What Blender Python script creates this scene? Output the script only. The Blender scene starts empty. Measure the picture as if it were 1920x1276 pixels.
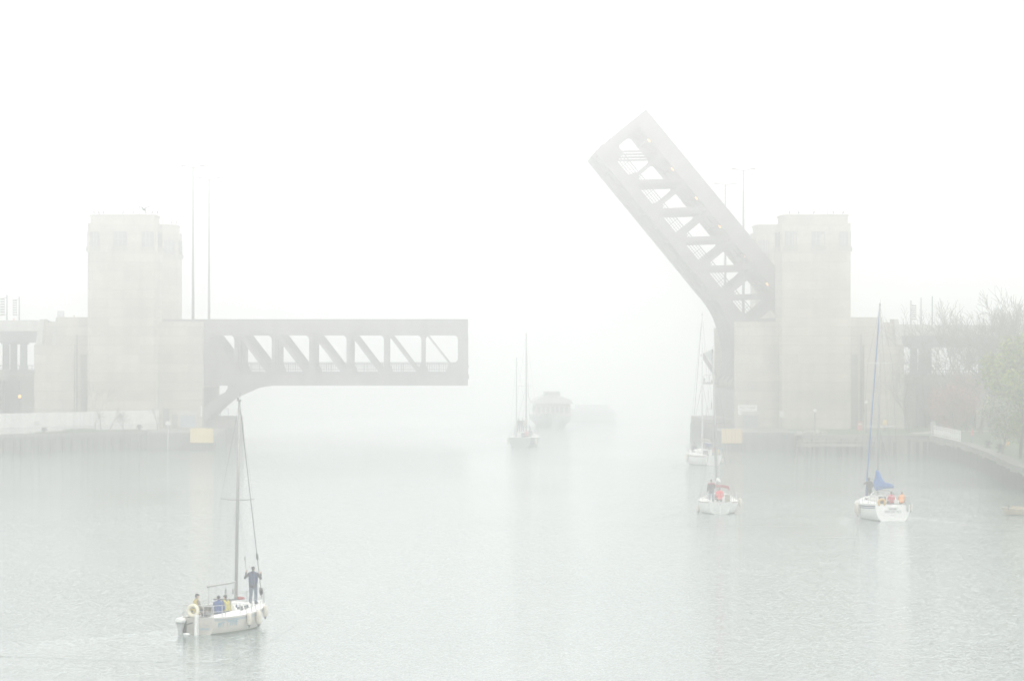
import bpy, bmesh, math, random
import numpy as np
from mathutils import Vector, Matrix, Quaternion
random.seed(7)
SC = bpy.context.scene
COL = SC.collection
R = math.radians

# ------------------------------------------------------------------ camera
HC = 14.3                      # eye height above the water
FPX, VPX, HZY = 7000.0, 820.0, 631.0
cd = bpy.data.cameras.new('camera')
cam = bpy.data.objects.new('camera', cd); COL.objects.link(cam)
cam.location = (0, 0, HC); cam.rotation_euler = (R(90), 0, 0)
cd.sensor_width = 36; cd.lens = FPX / 1920 * 36
cd.shift_x = (960 - VPX) / 1920; cd.shift_y = -(638 - HZY) / 1920
cd.clip_start = 0.5; cd.clip_end = 6000
SC.camera = cam
# ------------------------------------------------------------------ light
SUN_EL, SUN_AZ = 38.0, 158.0
SKY_STRENGTH, SUN_STRENGTH, EXPOSURE = 0.10, 1.2, -0.15
SKY_CLEAR, OVERCAST = 0.03, (7.3, 20.0)
HAZE_DENSITY, HAZE_G = 0.0028, 0.925
w = bpy.data.worlds.new('World'); SC.world = w; w.use_nodes = True
nt = w.node_tree; nt.nodes.clear()
sky = nt.nodes.new('ShaderNodeTexSky'); sky.sky_type = 'NISHITA'; sky.sun_disc = False
sky.sun_elevation = R(SUN_EL); sky.sun_rotation = R(SUN_AZ); sky.air_density = 1.0; sky.dust_density = 4.0
hs = nt.nodes.new('ShaderNodeHueSaturation'); hs.inputs['Saturation'].default_value = 0.2; hs.inputs['Value'].default_value = SKY_CLEAR
# overcast veil over the clear sky: brighter towards the zenith, the same all round
tcw = nt.nodes.new('ShaderNodeTexCoord'); sep = nt.nodes.new('ShaderNodeSeparateXYZ'); ov = nt.nodes.new('ShaderNodeMapRange')
ov.inputs[1].default_value = 0; ov.inputs[2].default_value = .14; ov.inputs[3].default_value = OVERCAST[0]; ov.inputs[4].default_value = OVERCAST[1]
tint = nt.nodes.new('ShaderNodeVectorMath'); tint.operation = 'SCALE'; tint.inputs[0].default_value = (1.0, .995, .985)
mixw = nt.nodes.new('ShaderNodeVectorMath'); mixw.operation = 'ADD'
bg = nt.nodes.new('ShaderNodeBackground'); bg.inputs['Strength'].default_value = SKY_STRENGTH
wo = nt.nodes.new('ShaderNodeOutputWorld')
nt.links.new(sky.outputs[0], hs.inputs['Color']); nt.links.new(tcw.outputs['Generated'], sep.inputs[0]); nt.links.new(sep.outputs['Z'], ov.inputs[0]); nt.links.new(ov.outputs[0], tint.inputs['Scale'])
nt.links.new(hs.outputs[0], mixw.inputs[0]); nt.links.new(tint.outputs[0], mixw.inputs[1]); nt.links.new(mixw.outputs[0], bg.inputs[0]); nt.links.new(bg.outputs[0], wo.inputs[0])
sl = bpy.data.lights.new('sun', 'SUN'); sl.energy = SUN_STRENGTH; sl.angle = R(30); sl.color = (1, .985, .96)
so = bpy.data.objects.new('sun', sl); COL.objects.link(so)
sd = Vector((math.sin(R(SUN_AZ)) * math.cos(R(SUN_EL)), math.cos(R(SUN_AZ)) * math.cos(R(SUN_EL)), math.sin(R(SUN_EL))))
so.rotation_euler = sd.to_track_quat('Z', 'Y').to_euler(); so.location = (0, 0, 120)
SC.view_settings.view_transform = 'Standard'; SC.view_settings.look = 'None'
SC.view_settings.exposure = EXPOSURE; SC.view_settings.gamma = 1; SC.view_settings.use_curve_mapping = False
cy = SC.cycles
cy.use_denoising = True; cy.volume_bounces = 12; cy.max_bounces = 14; cy.diffuse_bounces = 3; cy.glossy_bounces = 3
cy.transparent_max_bounces = 8; cy.use_fast_gi = False
try: cy.sample_clamp_indirect = 4
except Exception: pass

# ------------------------------------------------------------------ helpers
def PX(px, Y): return (px - VPX) / FPX * Y
def PZ(py, Y): return HC - (py - HZY) / FPX * Y

def tag(o, label=None, cat=None, group=None, kind=None):
    if label: o['label'] = label
    if cat: o['category'] = cat
    if group: o['group'] = group
    if kind: o['kind'] = kind
    return o
def empty(name, loc=(0, 0, 0), rz=0, label=None, cat=None, group=None):
    o = bpy.data.objects.new(name, None); COL.objects.link(o)
    o.empty_display_size = 0.2
    o.location = loc; o.rotation_euler = (0, 0, rz)
    return tag(o, label, cat, group)

class MB:
    """collects primitives for ONE mesh object"""
    def __init__(s): s.v = []; s.f = []; s.mi = []
    def add(s, vs, fs, mi=0):
        n = len(s.v); s.v += [tuple(p) for p in vs]
        s.f += [tuple(i + n for i in f) for f in fs]; s.mi += [mi] * len(fs); return s
    def box(s, x0, x1, y0, y1, z0, z1, mi=0):
        x0, x1 = sorted((x0, x1)); y0, y1 = sorted((y0, y1)); z0, z1 = sorted((z0, z1))
        return s.add([(x0,y0,z0),(x1,y0,z0),(x1,y1,z0),(x0,y1,z0),(x0,y0,z1),(x1,y0,z1),(x1,y1,z1),(x0,y1,z1)],
              [(0,3,2,1),(4,5,6,7),(0,1,5,4),(1,2,6,5),(2,3,7,6),(3,0,4,7)], mi)
    def prism_xz(s, pts, y0, y1, mi=0):
        a = sum(pts[i][0]*pts[(i+1)%len(pts)][1]-pts[(i+1)%len(pts)][0]*pts[i][1] for i in range(len(pts)))
        if a < 0: pts = pts[::-1]
        n = len(pts); vs = [(x, y0, z) for x, z in pts] + [(x, y1, z) for x, z in pts]
        fs = [tuple(range(n)), tuple(range(2*n-1, n-1, -1))] + [(i, i+n, (i+1)%n+n, (i+1)%n) for i in range(n)]
        return s.add(vs, fs, mi)
    def prism_xy(s, pts, z0, z1, mi=0, top_scale=None):
        a = sum(pts[i][0]*pts[(i+1)%len(pts)][1]-pts[(i+1)%len(pts)][0]*pts[i][1] for i in range(len(pts)))
        if a < 0: pts = pts[::-1]
        n = len(pts); vs = [(x, y, z0) for x, y in pts] + [(x, y, z1) for x, y in pts]
        fs = [tuple(range(n-1, -1, -1)), tuple(range(n, 2*n))] + [(i, (i+1)%n, (i+1)%n+n, i+n) for i in range(n)]
        return s.add(vs, fs, mi)
    def tube(s, pts, r, n=6, mi=0, cap=True):
        pts = [Vector(p) for p in pts]
        rs = r if isinstance(r, (list, tuple)) else [r] * len(pts)
        base = []; prev = None
        for i, p in enumerate(pts):
            d = (pts[min(i+1, len(pts)-1)] - pts[max(i-1, 0)])
            d = d.normalized() if d.length > 1e-9 else Vector((0, 0, 1))
            if prev is None:
                u = d.orthogonal().normalized()
            else:
                u = (prev - d * prev.dot(d)); u = u.normalized() if u.length > 1e-6 else d.orthogonal().normalized()
            prev = u; v = d.cross(u)
            for k in range(n):
                a = 2 * math.pi * k / n
                base.append(p + (u * math.cos(a) + v * math.sin(a)) * rs[i])
        m = len(pts); fs = []
        for i in range(m - 1):
            for k in range(n):
                k2 = (k + 1) % n
                fs.append((i*n+k, i*n+k2, (i+1)*n+k2, (i+1)*n+k))
        if cap:
            fs.append(tuple(range(n-1, -1, -1))); fs.append(tuple((m-1)*n + k for k in range(n)))
        return s.add(base, fs, mi)
    def bar(s, p, q, wd, ht, up=(0, 0, 1), mi=0):
        p, q = Vector(p), Vector(q); d = (q - p).normalized(); up = Vector(up)
        x = d.cross(up).normalized(); z = x.cross(d).normalized()
        vs = []
        for c in (p, q):
            for a, b in ((-1,-1),(1,-1),(1,1),(-1,1)): vs.append(c + x*a*wd/2 + z*b*ht/2)
        return s.add(vs, [(3,2,1,0),(4,5,6,7),(0,1,5,4),(1,2,6,5),(2,3,7,6),(3,0,4,7)], mi)
    def ball(s, c, r, n=10, m=7, mi=0):
        rx, ry, rz = r if isinstance(r, (list, tuple)) else (r, r, r)
        vs = [(c[0], c[1], c[2]-rz)]; fs = []
        for i in range(1, m):
            t = math.pi * i / m
            for k in range(n):
                a = 2*math.pi*k/n
                vs.append((c[0]+rx*math.sin(t)*math.cos(a), c[1]+ry*math.sin(t)*math.sin(a), c[2]-rz*math.cos(t)))
        vs.append((c[0], c[1], c[2]+rz)); L = len(vs)-1
        for k in range(n): fs.append((0, 1+(k+1)%n, 1+k)); fs.append((L, L-n+k, L-n+(k+1)%n))
        for i in range(m-2):
            for k in range(n):
                fs.append((1+i*n+k, 1+i*n+(k+1)%n, 1+(i+1)*n+(k+1)%n, 1+(i+1)*n+k))
        return s.add(vs, fs, mi)
    def lathe(s, c, prof, n=12, mi=0):
        vs = []; fs = []
        for r, z in prof:
            for k in range(n):
                a = 2*math.pi*k/n; vs.append((c[0]+r*math.cos(a), c[1]+r*math.sin(a), c[2]+z))
        for i in range(len(prof)-1):
            for k in range(n): fs.append((i*n+k, i*n+(k+1)%n, (i+1)*n+(k+1)%n, (i+1)*n+k))
        fs.append(tuple(range(n-1,-1,-1))); fs.append(tuple((len(prof)-1)*n+k for k in range(n)))
        return s.add(vs, fs, mi)
    def torus(s, c, Rr, r, axis='Y', n=24, m=8, a0=0, a1=360, mi=0):
        pts = []
        k = n if a1 - a0 >= 360 else n + 1
        vs = []; fs = []
        full = a1 - a0 >= 360
        for i in range(k):
            a = R(a0 + (a1 - a0) * i / n)
            for j in range(m):
                b = 2*math.pi*j/m
                rad = Rr + r*math.cos(b); h = r*math.sin(b)
                p = (rad*math.cos(a), h, rad*math.sin(a)) if axis == 'Y' else (h, rad*math.cos(a), rad*math.sin(a)) if axis == 'X' else (rad*math.cos(a), rad*math.sin(a), h)
                vs.append((c[0]+p[0], c[1]+p[1], c[2]+p[2]))
        for i in range(k if full else k-1):
            for j in range(m):
                fs.append((i*m+j, i*m+(j+1)%m, ((i+1)%k)*m+(j+1)%m, ((i+1)%k)*m+j))
        if not full:
            fs.append(tuple(range(m))); fs.append(tuple((k-1)*m+j for j in range(m-1,-1,-1)))
        return s.add(vs, fs, mi)
    def build(s, name, mats, parent=None, smooth=False, bevel=0, loc=None):
        me = bpy.data.meshes.new(name); me.from_pydata(s.v, [], s.f)
        if not isinstance(mats, (list, tuple)): mats = [mats]
        for m in mats: me.materials.append(m)
        if any(s.mi): me.polygons.foreach_set('material_index', s.mi)
        bm = bmesh.new(); bm.from_mesh(me); bmesh.ops.recalc_face_normals(bm, faces=bm.faces); bm.to_mesh(me); bm.free()
        if smooth: me.polygons.foreach_set('use_smooth', [True]*len(me.polygons))
        me.update()
        o = bpy.data.objects.new(name, me); COL.objects.link(o)
        if parent: o.parent = parent
        if loc: o.location = loc
        if bevel:
            b = o.modifiers.new('bevel', 'BEVEL'); b.width = bevel; b.segments = 2; b.limit_method = 'ANGLE'
        return o

def copy_tree(o, parent=None):
    c = o.copy(); COL.objects.link(c)
    if parent: c.parent = parent
    for ch in list(o.children): copy_tree(ch, c)
    return c

# ------------------------------------------------------------------ materials
MATS = {}
def mat(name, col, rough=0.7, var=0.15, scale=1.5, metal=0.0, col2=None, stretch=(1, 1, 1), emit=None, estr=0, spec=0.5, bump=0, detail=6):
    if name in MATS: return MATS[name]
    m = bpy.data.materials.new(name); m.use_nodes = True
    t = m.node_tree; b = t.nodes['Principled BSDF']
    b.inputs['Roughness'].default_value = rough; b.inputs['Metallic'].default_value = metal
    b.inputs['Specular IOR Level'].default_value = spec
    c2 = col2 or tuple(c * (1 - 2*var) for c in col)
    c1 = tuple(min(1, c * (1 + var)) for c in col) if not col2 else col
    tc = t.nodes.new('ShaderNodeTexCoord'); mp = t.nodes.new('ShaderNodeMapping'); mp.inputs['Scale'].default_value = stretch
    n = t.nodes.new('ShaderNodeTexNoise'); n.inputs['Scale'].default_value = scale; n.inputs['Detail'].default_value = detail; n.inputs['Roughness'].default_value = 0.65
    r = t.nodes.new('ShaderNodeValToRGB'); r.color_ramp.elements[0].position = 0.3; r.color_ramp.elements[1].position = 0.7
    r.color_ramp.elements[0].color = (*c2, 1); r.color_ramp.elements[1].color = (*c1, 1)
    L = t.links.new
    L(tc.outputs['Object'], mp.inputs[0]); L(mp.outputs[0], n.inputs['Vector']); L(n.outputs['Fac'], r.inputs[0]); L(r.outputs[0], b.inputs['Base Color'])
    if bump:
        bp = t.nodes.new('ShaderNodeBump'); bp.inputs['Strength'].default_value = bump; bp.inputs['Distance'].default_value = 0.05
        L(n.outputs['Fac'], bp.inputs['Height']); L(bp.outputs[0], b.inputs['Normal'])
    if emit:
        b.inputs['Emission Color'].default_value = (*emit, 1); b.inputs['Emission Strength'].default_value = estr
    MATS[name] = m; return m

def concrete_mat(name, col, course=2.4, streak=0.13):
    """cast concrete / limestone: course lines, block-to-block tone, rain streaks"""
    m = bpy.data.materials.new(name); m.use_nodes = True
    t = m.node_tree; b = t.nodes['Principled BSDF']; b.inputs['Roughness'].default_value = 0.9
    L = t.links.new; N = t.nodes.new
    g = N('ShaderNodeNewGeometry')
    def noise(sc, st, det=5):
        mp = N('ShaderNodeMapping'); mp.inputs['Scale'].default_value = st
        n = N('ShaderNodeTexNoise'); n.inputs['Scale'].default_value = sc; n.inputs['Detail'].default_value = det; n.inputs['Roughness'].default_value = .65
        L(g.outputs['Position'], mp.inputs[0]); L(mp.outputs[0], n.inputs['Vector']); return n.outputs['Fac']
    mp = N('ShaderNodeMapping'); mp.inputs['Rotation'].default_value = (R(90), 0, 0)
    br = N('ShaderNodeTexBrick'); br.inputs['Scale'].default_value = 1; br.inputs['Brick Width'].default_value = course*1.7; br.inputs['Row Height'].default_value = course/2
    br.inputs['Mortar Size'].default_value = .035; br.inputs['Mortar Smooth'].default_value = .3
    br.inputs['Color1'].default_value = (*[c*1.1 for c in col], 1); br.inputs['Color2'].default_value = (*[c*.86 for c in col], 1); br.inputs['Mortar'].default_value = (*[c*.6 for c in col], 1)
    L(g.outputs['Position'], mp.inputs[0]); L(mp.outputs[0], br.inputs['Vector'])
    def mul(c, fac, lo, hi, p0=.3, p1=.7):
        r = N('ShaderNodeValToRGB'); r.color_ramp.elements[0].position = p0; r.color_ramp.elements[1].position = p1
        r.color_ramp.elements[0].color = (lo, lo, lo, 1); r.color_ramp.elements[1].color = (hi, hi, hi*.985, 1)
        L(fac, r.inputs[0]); x = N('ShaderNodeMix'); x.data_type = 'RGBA'; x.blend_type = 'MULTIPLY'; x.inputs[0].default_value = 1
        L(c, x.inputs[6]); L(r.outputs[0], x.inputs[7]); return x.outputs[2]
    c = mul(br.outputs['Color'], noise(.22, (1, 1, 1)), .78, 1.1)
    c = mul(c, noise(.9, (1.3, 1.3, .07)), 1-streak, 1.05, .35, .6)
    c = mul(c, noise(3.0, (1, 1, 1)), .9, 1.06)
    L(c, b.inputs['Base Color'])
    MATS[name] = m; return m

STONE = concrete_mat('limestone', (.42, .385, .33))
STONE_M = concrete_mat('limestone_sill', (.3, .29, .265))
STONE_D = concrete_mat('stained_shaded_concrete', (.22, .215, .2), 1.8, .4)  # stained concrete; its dark tone also paints shade on river walls and slots
CONC_L = concrete_mat('pale_concrete', (.48, .48, .46), 5.0, .18)
QUAY = concrete_mat('quay_concrete', (.14, .145, .135), 1.6, .45)
STEEL = mat('bridge_steel', (.175, .158, .16), .6, .25, .5, 0.0, stretch=(1, 1, .4))
STEEL_B = mat('viaduct_steel', (.11, .135, .145), .6, .25, .5)
RAIL = mat('rail_steel', (.07, .075, .08), .5, .2, 2)
POLE = mat('galvanised_steel', (.42, .43, .44), .45, .15, 2, 0.3)
MASTP = mat('dull_lamp_post', (.13, .13, .135), .6, .1, 2)
ASPH = mat('asphalt', (.06, .06, .06), .9, .2, 1)
DARKGLASS = mat('dark_glass', (.05, .06, .07), .15, .15, 2)
YELLOW = mat('yellow_fender_paint', (.66, .53, .22), .6, 0, 2.2, col2=(.56, .42, .17), stretch=(1.6, 1, .12))
RUSTY = mat('rusty_yellow_paint', (.62, .5, .24), .6, 0, 1.6, col2=(.42, .24, .14), stretch=(2.5, 1, .05))
WHITE = mat('white_paint', (.78, .78, .76), .45, .05, 1)
WOOD_D = mat('wet_timber', (.055, .05, .042), .8, .35, 1.5, stretch=(4, 4, .3))
AMBER = mat('amber_lamp', (.9, .6, .25), .4, 0, 1, emit=(1, .42, .06), estr=3.2)
AMBER_S = mat('orange_lamp', (.9, .5, .2), .4, 0, 1, emit=(1, .45, .12), estr=2.4)
GRASS = mat('lawn_grass', (.06, .11, .03), .9, 0, .6, col2=(.045, .075, .025))
# ------------------------------------------------------------------ setting: water
def water():
    m = bpy.data.materials.new('river_water'); m.use_nodes = True
    t = m.node_tree; b = t.nodes['Principled BSDF']; L = t.links.new; N = t.nodes.new
    b.inputs['Base Color'].default_value = (.19, .235, .225, 1); b.inputs['Roughness'].default_value = .06; b.inputs['IOR'].default_value = 1.33
    g = N('ShaderNodeNewGeometry')
    def slopes(sc, st, rot, det):
        mp = N('ShaderNodeMapping'); mp.inputs['Scale'].default_value = st; mp.inputs['Rotation'].default_value = (0, 0, R(rot))
        n = N('ShaderNodeTexNoise'); n.inputs['Scale'].default_value = sc; n.inputs['Detail'].default_value = det; n.inputs['Roughness'].default_value = .6
        L(g.outputs['Position'], mp.inputs[0]); L(mp.outputs[0], n.inputs['Vector'])
        s = N('ShaderNodeVectorMath'); s.operation = 'SUBTRACT'; s.inputs[1].default_value = (.5, .5, .5); L(n.outputs['Color'], s.inputs[0]); return s.outputs[0]
    def scale(v, k):
        s = N('ShaderNodeVectorMath'); s.operation = 'MULTIPLY'; s.inputs[1].default_value = k; L(v, s.inputs[0]); return s.outputs[0]
    def add(a, c):
        s = N('ShaderNodeVectorMath'); s.operation = 'ADD'; L(a, s.inputs[0]); L(c, s.inputs[1]); return s.outputs[0]
    # wind patches: broad areas where the ripples are stronger or nearly asleep
    pn = N('ShaderNodeTexNoise'); pn.inputs['Scale'].default_value = .03; pn.inputs['Detail'].default_value = 3
    mpp = N('ShaderNodeMapping'); mpp.inputs['Scale'].default_value = (1, .45, 1); L(g.outputs['Position'], mpp.inputs[0]); L(mpp.outputs[0], pn.inputs['Vector'])
    pr = N('ShaderNodeMapRange'); pr.inputs[1].default_value = .35; pr.inputs[2].default_value = .65; pr.inputs[3].default_value = .45; pr.inputs[4].default_value = 1.4
    L(pn.outputs['Fac'], pr.inputs[0])
    v = scale(slopes(14.0, (.35, 1, 1), 5, 2), (WAVE*.6, WAVE, 0))
    v = add(v, scale(slopes(1.7, (.45, 1, 1), -8, 2), (WAVE*.05, WAVE*.08, 0)))
    v = add(v, scale(slopes(.35, (.6, 1, 1), 14, 2), (.01, WAVE*.04, 0)))
    sv = N('ShaderNodeVectorMath'); sv.operation = 'SCALE'; L(v, sv.inputs[0]); L(pr.outputs[0], sv.inputs['Scale'])
    up = N('ShaderNodeVectorMath'); up.operation = 'ADD'; up.inputs[1].default_value = (0, 0, 1); L(sv.outputs[0], up.inputs[0])
    nm = N('ShaderNodeVectorMath'); nm.operation = 'NORMALIZE'; L(up.outputs[0], nm.inputs[0]); L(nm.outputs[0], b.inputs['Normal'])
    mb = MB(); mb.add([(-880, -40, 0), (880, -40, 0), (880, 2480, 0), (-880, 2480, 0)], [(0, 1, 2, 3)])
    tag(mb.build('water', m), kind='structure')
WAVE = 1.05
water()

# ------------------------------------------------------------------ the bascule bridge
CX = 4.15                       # bridge centre line in X
YT, YF = 495.0, 520.5           # near and far truss planes
SGN = {'left': -1, 'right': 1}
TRX = (880 - 297) / FPX * YT    # trunnion distance out from mid-span (m)
CXL = PX(880, YT)
TRZ = PZ(750, YT)

def leaf(side):
    """leaf is built in its closed pose, origin = trunnion; +x points to mid-span before mirroring"""
    d = 1 if side == 'left' else -1
    k = YT / FPX
    def P(cx, cy):               # crop pixels (3.623x zoom of the photo at 370,580) -> local metres
        return (d * ((370 + cx/3.623) - 297) * k, (750 - (580 + cy/3.623)) * k)
    xt = CXL + (-TRX if side == 'left' else TRX)
    root = empty('bascule_leaf', (xt, YT, TRZ))
    if side == 'left':
        tag(root, 'lowered bridge leaf reaching level over the water with orange lamps under its top deck', 'bridge span', 'two leaves of the drawbridge')
    else:
        tag(root, 'raised bridge leaf tilted steeply upward into the fog', 'bridge span', 'two leaves of the drawbridge')
        root.rotation_euler = (0, R(50.5), 0)
    W = .75
    joints_top = [P(c, 118) for c in (15, 268, 524, 779, 1033, 1286, 1541)]
    for yy in (0.0, 8.5, 17.0, YF - YT):
        tr = MB()
        y0, y1 = yy - W/2, yy + W/2
        # chords
        tr.prism_xz([P(-250, 70), P(1838, 70), P(1838, 172), P(-250, 172)], y0, y1)
        t = tr.build('truss', STEEL, root)
        cb = MB(); cb.prism_xz([P(-250, 440), P(1838, 440), P(1838, 512), P(-250, 512)], y0, y1); cb.build('bottom_chord', STEEL, t)
        # flange plates along the chords
        fl = MB(); fl.prism_xz([P(-250, 66), P(1840, 66), P(1840, 70.5), P(-250, 70.5)], y0-.18, y1+.18)
        fl.prism_xz([P(-250, 512), P(1838, 512), P(1838, 516), P(-250, 516)], y0-.16, y1+.16)
        fl.prism_xz([P(-250, 172), P(1838, 172), P(1838, 176), P(-250, 176)], y0-.16, y1+.16); fl.build('flange_plate', STEEL, t)
        # posts
        for i in range(7):
            c = 252 + 254 * i if i < 6 else 1778
            wpx = 26 if i < 6 else 62
            po = MB(); po.prism_xz([P(c, 172), P(c + wpx, 172), P(c + wpx, 440), P(c, 440)], y0 + .06, y1 - .06)
            # knee gussets with rounded corners at the top
            for sg in (-1, 1):
                b0 = c if sg < 0 else c + wpx
                arc = [(b0, 172)] + [(b0 + sg * 30 * (1 - math.sin(a)), 176 + 30 * (1 - math.cos(a))) for a in [R(x) for x in (0, 18, 36, 54, 72, 90)]]
                if not (i == 6 and sg > 0): po.prism_xz([P(*q) for q in arc], y0 + .12, y1 - .12)
            for rz in (200, 260, 320, 380): po.prism_xz([P(c - 1, rz), P(c + wpx + 1, rz), P(c + wpx + 1, rz + 5), P(c - 1, rz + 5)], y0 + .02, y1 - .02)
            po.build('post', STEEL, t)
        # diagonals, heavy near the pier, light at the tip
        wd = [.95, .62, .6, .56, .5, .38, .24]
        for i in range(7):
            c0 = 252 + 254 * (i - 1) + 16; c1 = 252 + 254 * i + 14 if i < 6 else 1748
            p, q = P(c0, 140), P(c1, 468 if i < 6 else 405)
            dg = MB(); dg.bar((p[0], yy, p[1]), (q[0], yy, q[1]), W * .7, wd[i], up=(0, 1, 0) if False else (0, 0, 1))
            dg.build('diagonal', STEEL, t)
        for i in range(6):          # gusset plates on the lower joints
            c = 268 + 254 * i
            gs = MB(); gs.prism_xz([P(c - 62, 440), P(c - 50, 405), P(c - 17, 392), P(c + 17, 392), P(c + 34, 440)], y0 + .1, y1 - .1); gs.build('gusset_plate', STEEL, t)
        # curved end gusset at the tip
        cur = [(1690, 440), (1700, 405), (1712, 378)] + [(1712 + 66 * math.sin(a), 340 + 38 * math.cos(a)) for a in [R(x) for x in (0, 20, 40, 60, 80)]] + [(1779, 330), (1779, 440)]
        gs = MB(); gs.prism_xz([P(*q) for q in cur], y0 + .09, y1 - .09); gs.build('end_gusset', STEEL, t)
        # heel web and arched bracket against the pier
        hw = MB(); hw.prism_xz([P(-60, 172), P(100, 172), P(142, 225), P(252, 372), P(252, 440), P(-60, 440)], y0 + .08, y1 - .08); hw.build('heel_web', STEEL, t)
        low = [(35, 800), (60, 752), (100, 706), (142, 670), (190, 630), (240, 602), (290, 580), (345, 555), (400, 536), (460, 523), (520, 516)]
        upr = [(208, 516), (206, 535), (190, 560), (142, 587), (90, 620), (35, 690)]
        br = MB(); br.prism_xz([P(*q) for q in low + upr], y0 + .05, y1 - .05); br.build('arch_bracket', STEEL, t)
    # decks
    dk = MB(); dk.prism_xz([P(-60, 92), P(1840, 92), P(1840, 120), P(-60, 120)], W/2 + .01, YF - YT - W/2 - .01)
    for i in range(15): c = 20 + 127 * i; dk.prism_xz([P(c, 120), P(c + 9, 120), P(c + 9, 168), P(c, 168)], W/2 + .02, YF - YT - W/2 - .02)
    dk.build('upper_deck', STEEL, root)
    dk = MB(); dk.prism_xz([P(-60, 452), P(1838, 452), P(1838, 474), P(-60, 474)], W/2 + .01, YF - YT - W/2 - .01)
    for i in range(15): c = 20 + 127 * i; dk.prism_xz([P(c, 474), P(c + 9, 474), P(c + 9, 508), P(c, 508)], W/2 + .02, YF - YT - W/2 - .02)
    dk.build('lower_deck', STEEL, root)
    # sidewalk railings on the lower deck
    for yy in (1.2, YF - YT - 1.2):
        rl = MB()
        for cyy, h in ((366, 6), (384, 4), (402, 4), (420, 4), (436, 5)):
            rl.prism_xz([P(100, cyy), P(1772, cyy), P(1772, cyy + h), P(100, cyy + h)], yy - .05, yy + .05)
        for i in range(104):
            c = 104 + 16 * i; rl.prism_xz([P(c, 366), P(c + (5 if i % 8 == 0 else 1.8), 366), P(c + (5 if i % 8 == 0 else 1.8), 452), P(c, 452)], yy - .03, yy + .03)
        rl.build('railing', RAIL, root)
    for c in (392, 645, 902, 1153, 1410, 1663):
        x, z = P(c, 168)
        lm = MB(); lm.lathe((x, 3.2, z - .16), [(.1, 0), (.24, .05), (.26, .14), (.12, .22)], 10)
        a = lm.build('deck_lamp', AMBER_S, root)
        ar = MB(); ar.tube([(x, 3.2, z + .04), (x, 3.2, z + .6)], .05); ar.build('lamp_stem', RAIL, a)
    for yy in (0.0, YF - YT):        # joint castings at the tip
        tip = MB()
        tip.prism_xz([P(1838, 372), P(1843, 376), P(1843, 395), P(1838, 400)], yy - .3, yy + .3)
        tip.prism_xz([P(1838, 440), P(1846, 444), P(1846, 470), P(1838, 474)], yy - .3, yy + .3)
        tip.prism_xz([P(1834.5, 372), P(1837.9, 372), P(1837.9, 474), P(1834.5, 474)], yy - .3, yy + .3)
        tip.build('tip_lock', STEEL, root)
    return root
leaf('left'); leaf('right')

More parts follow.
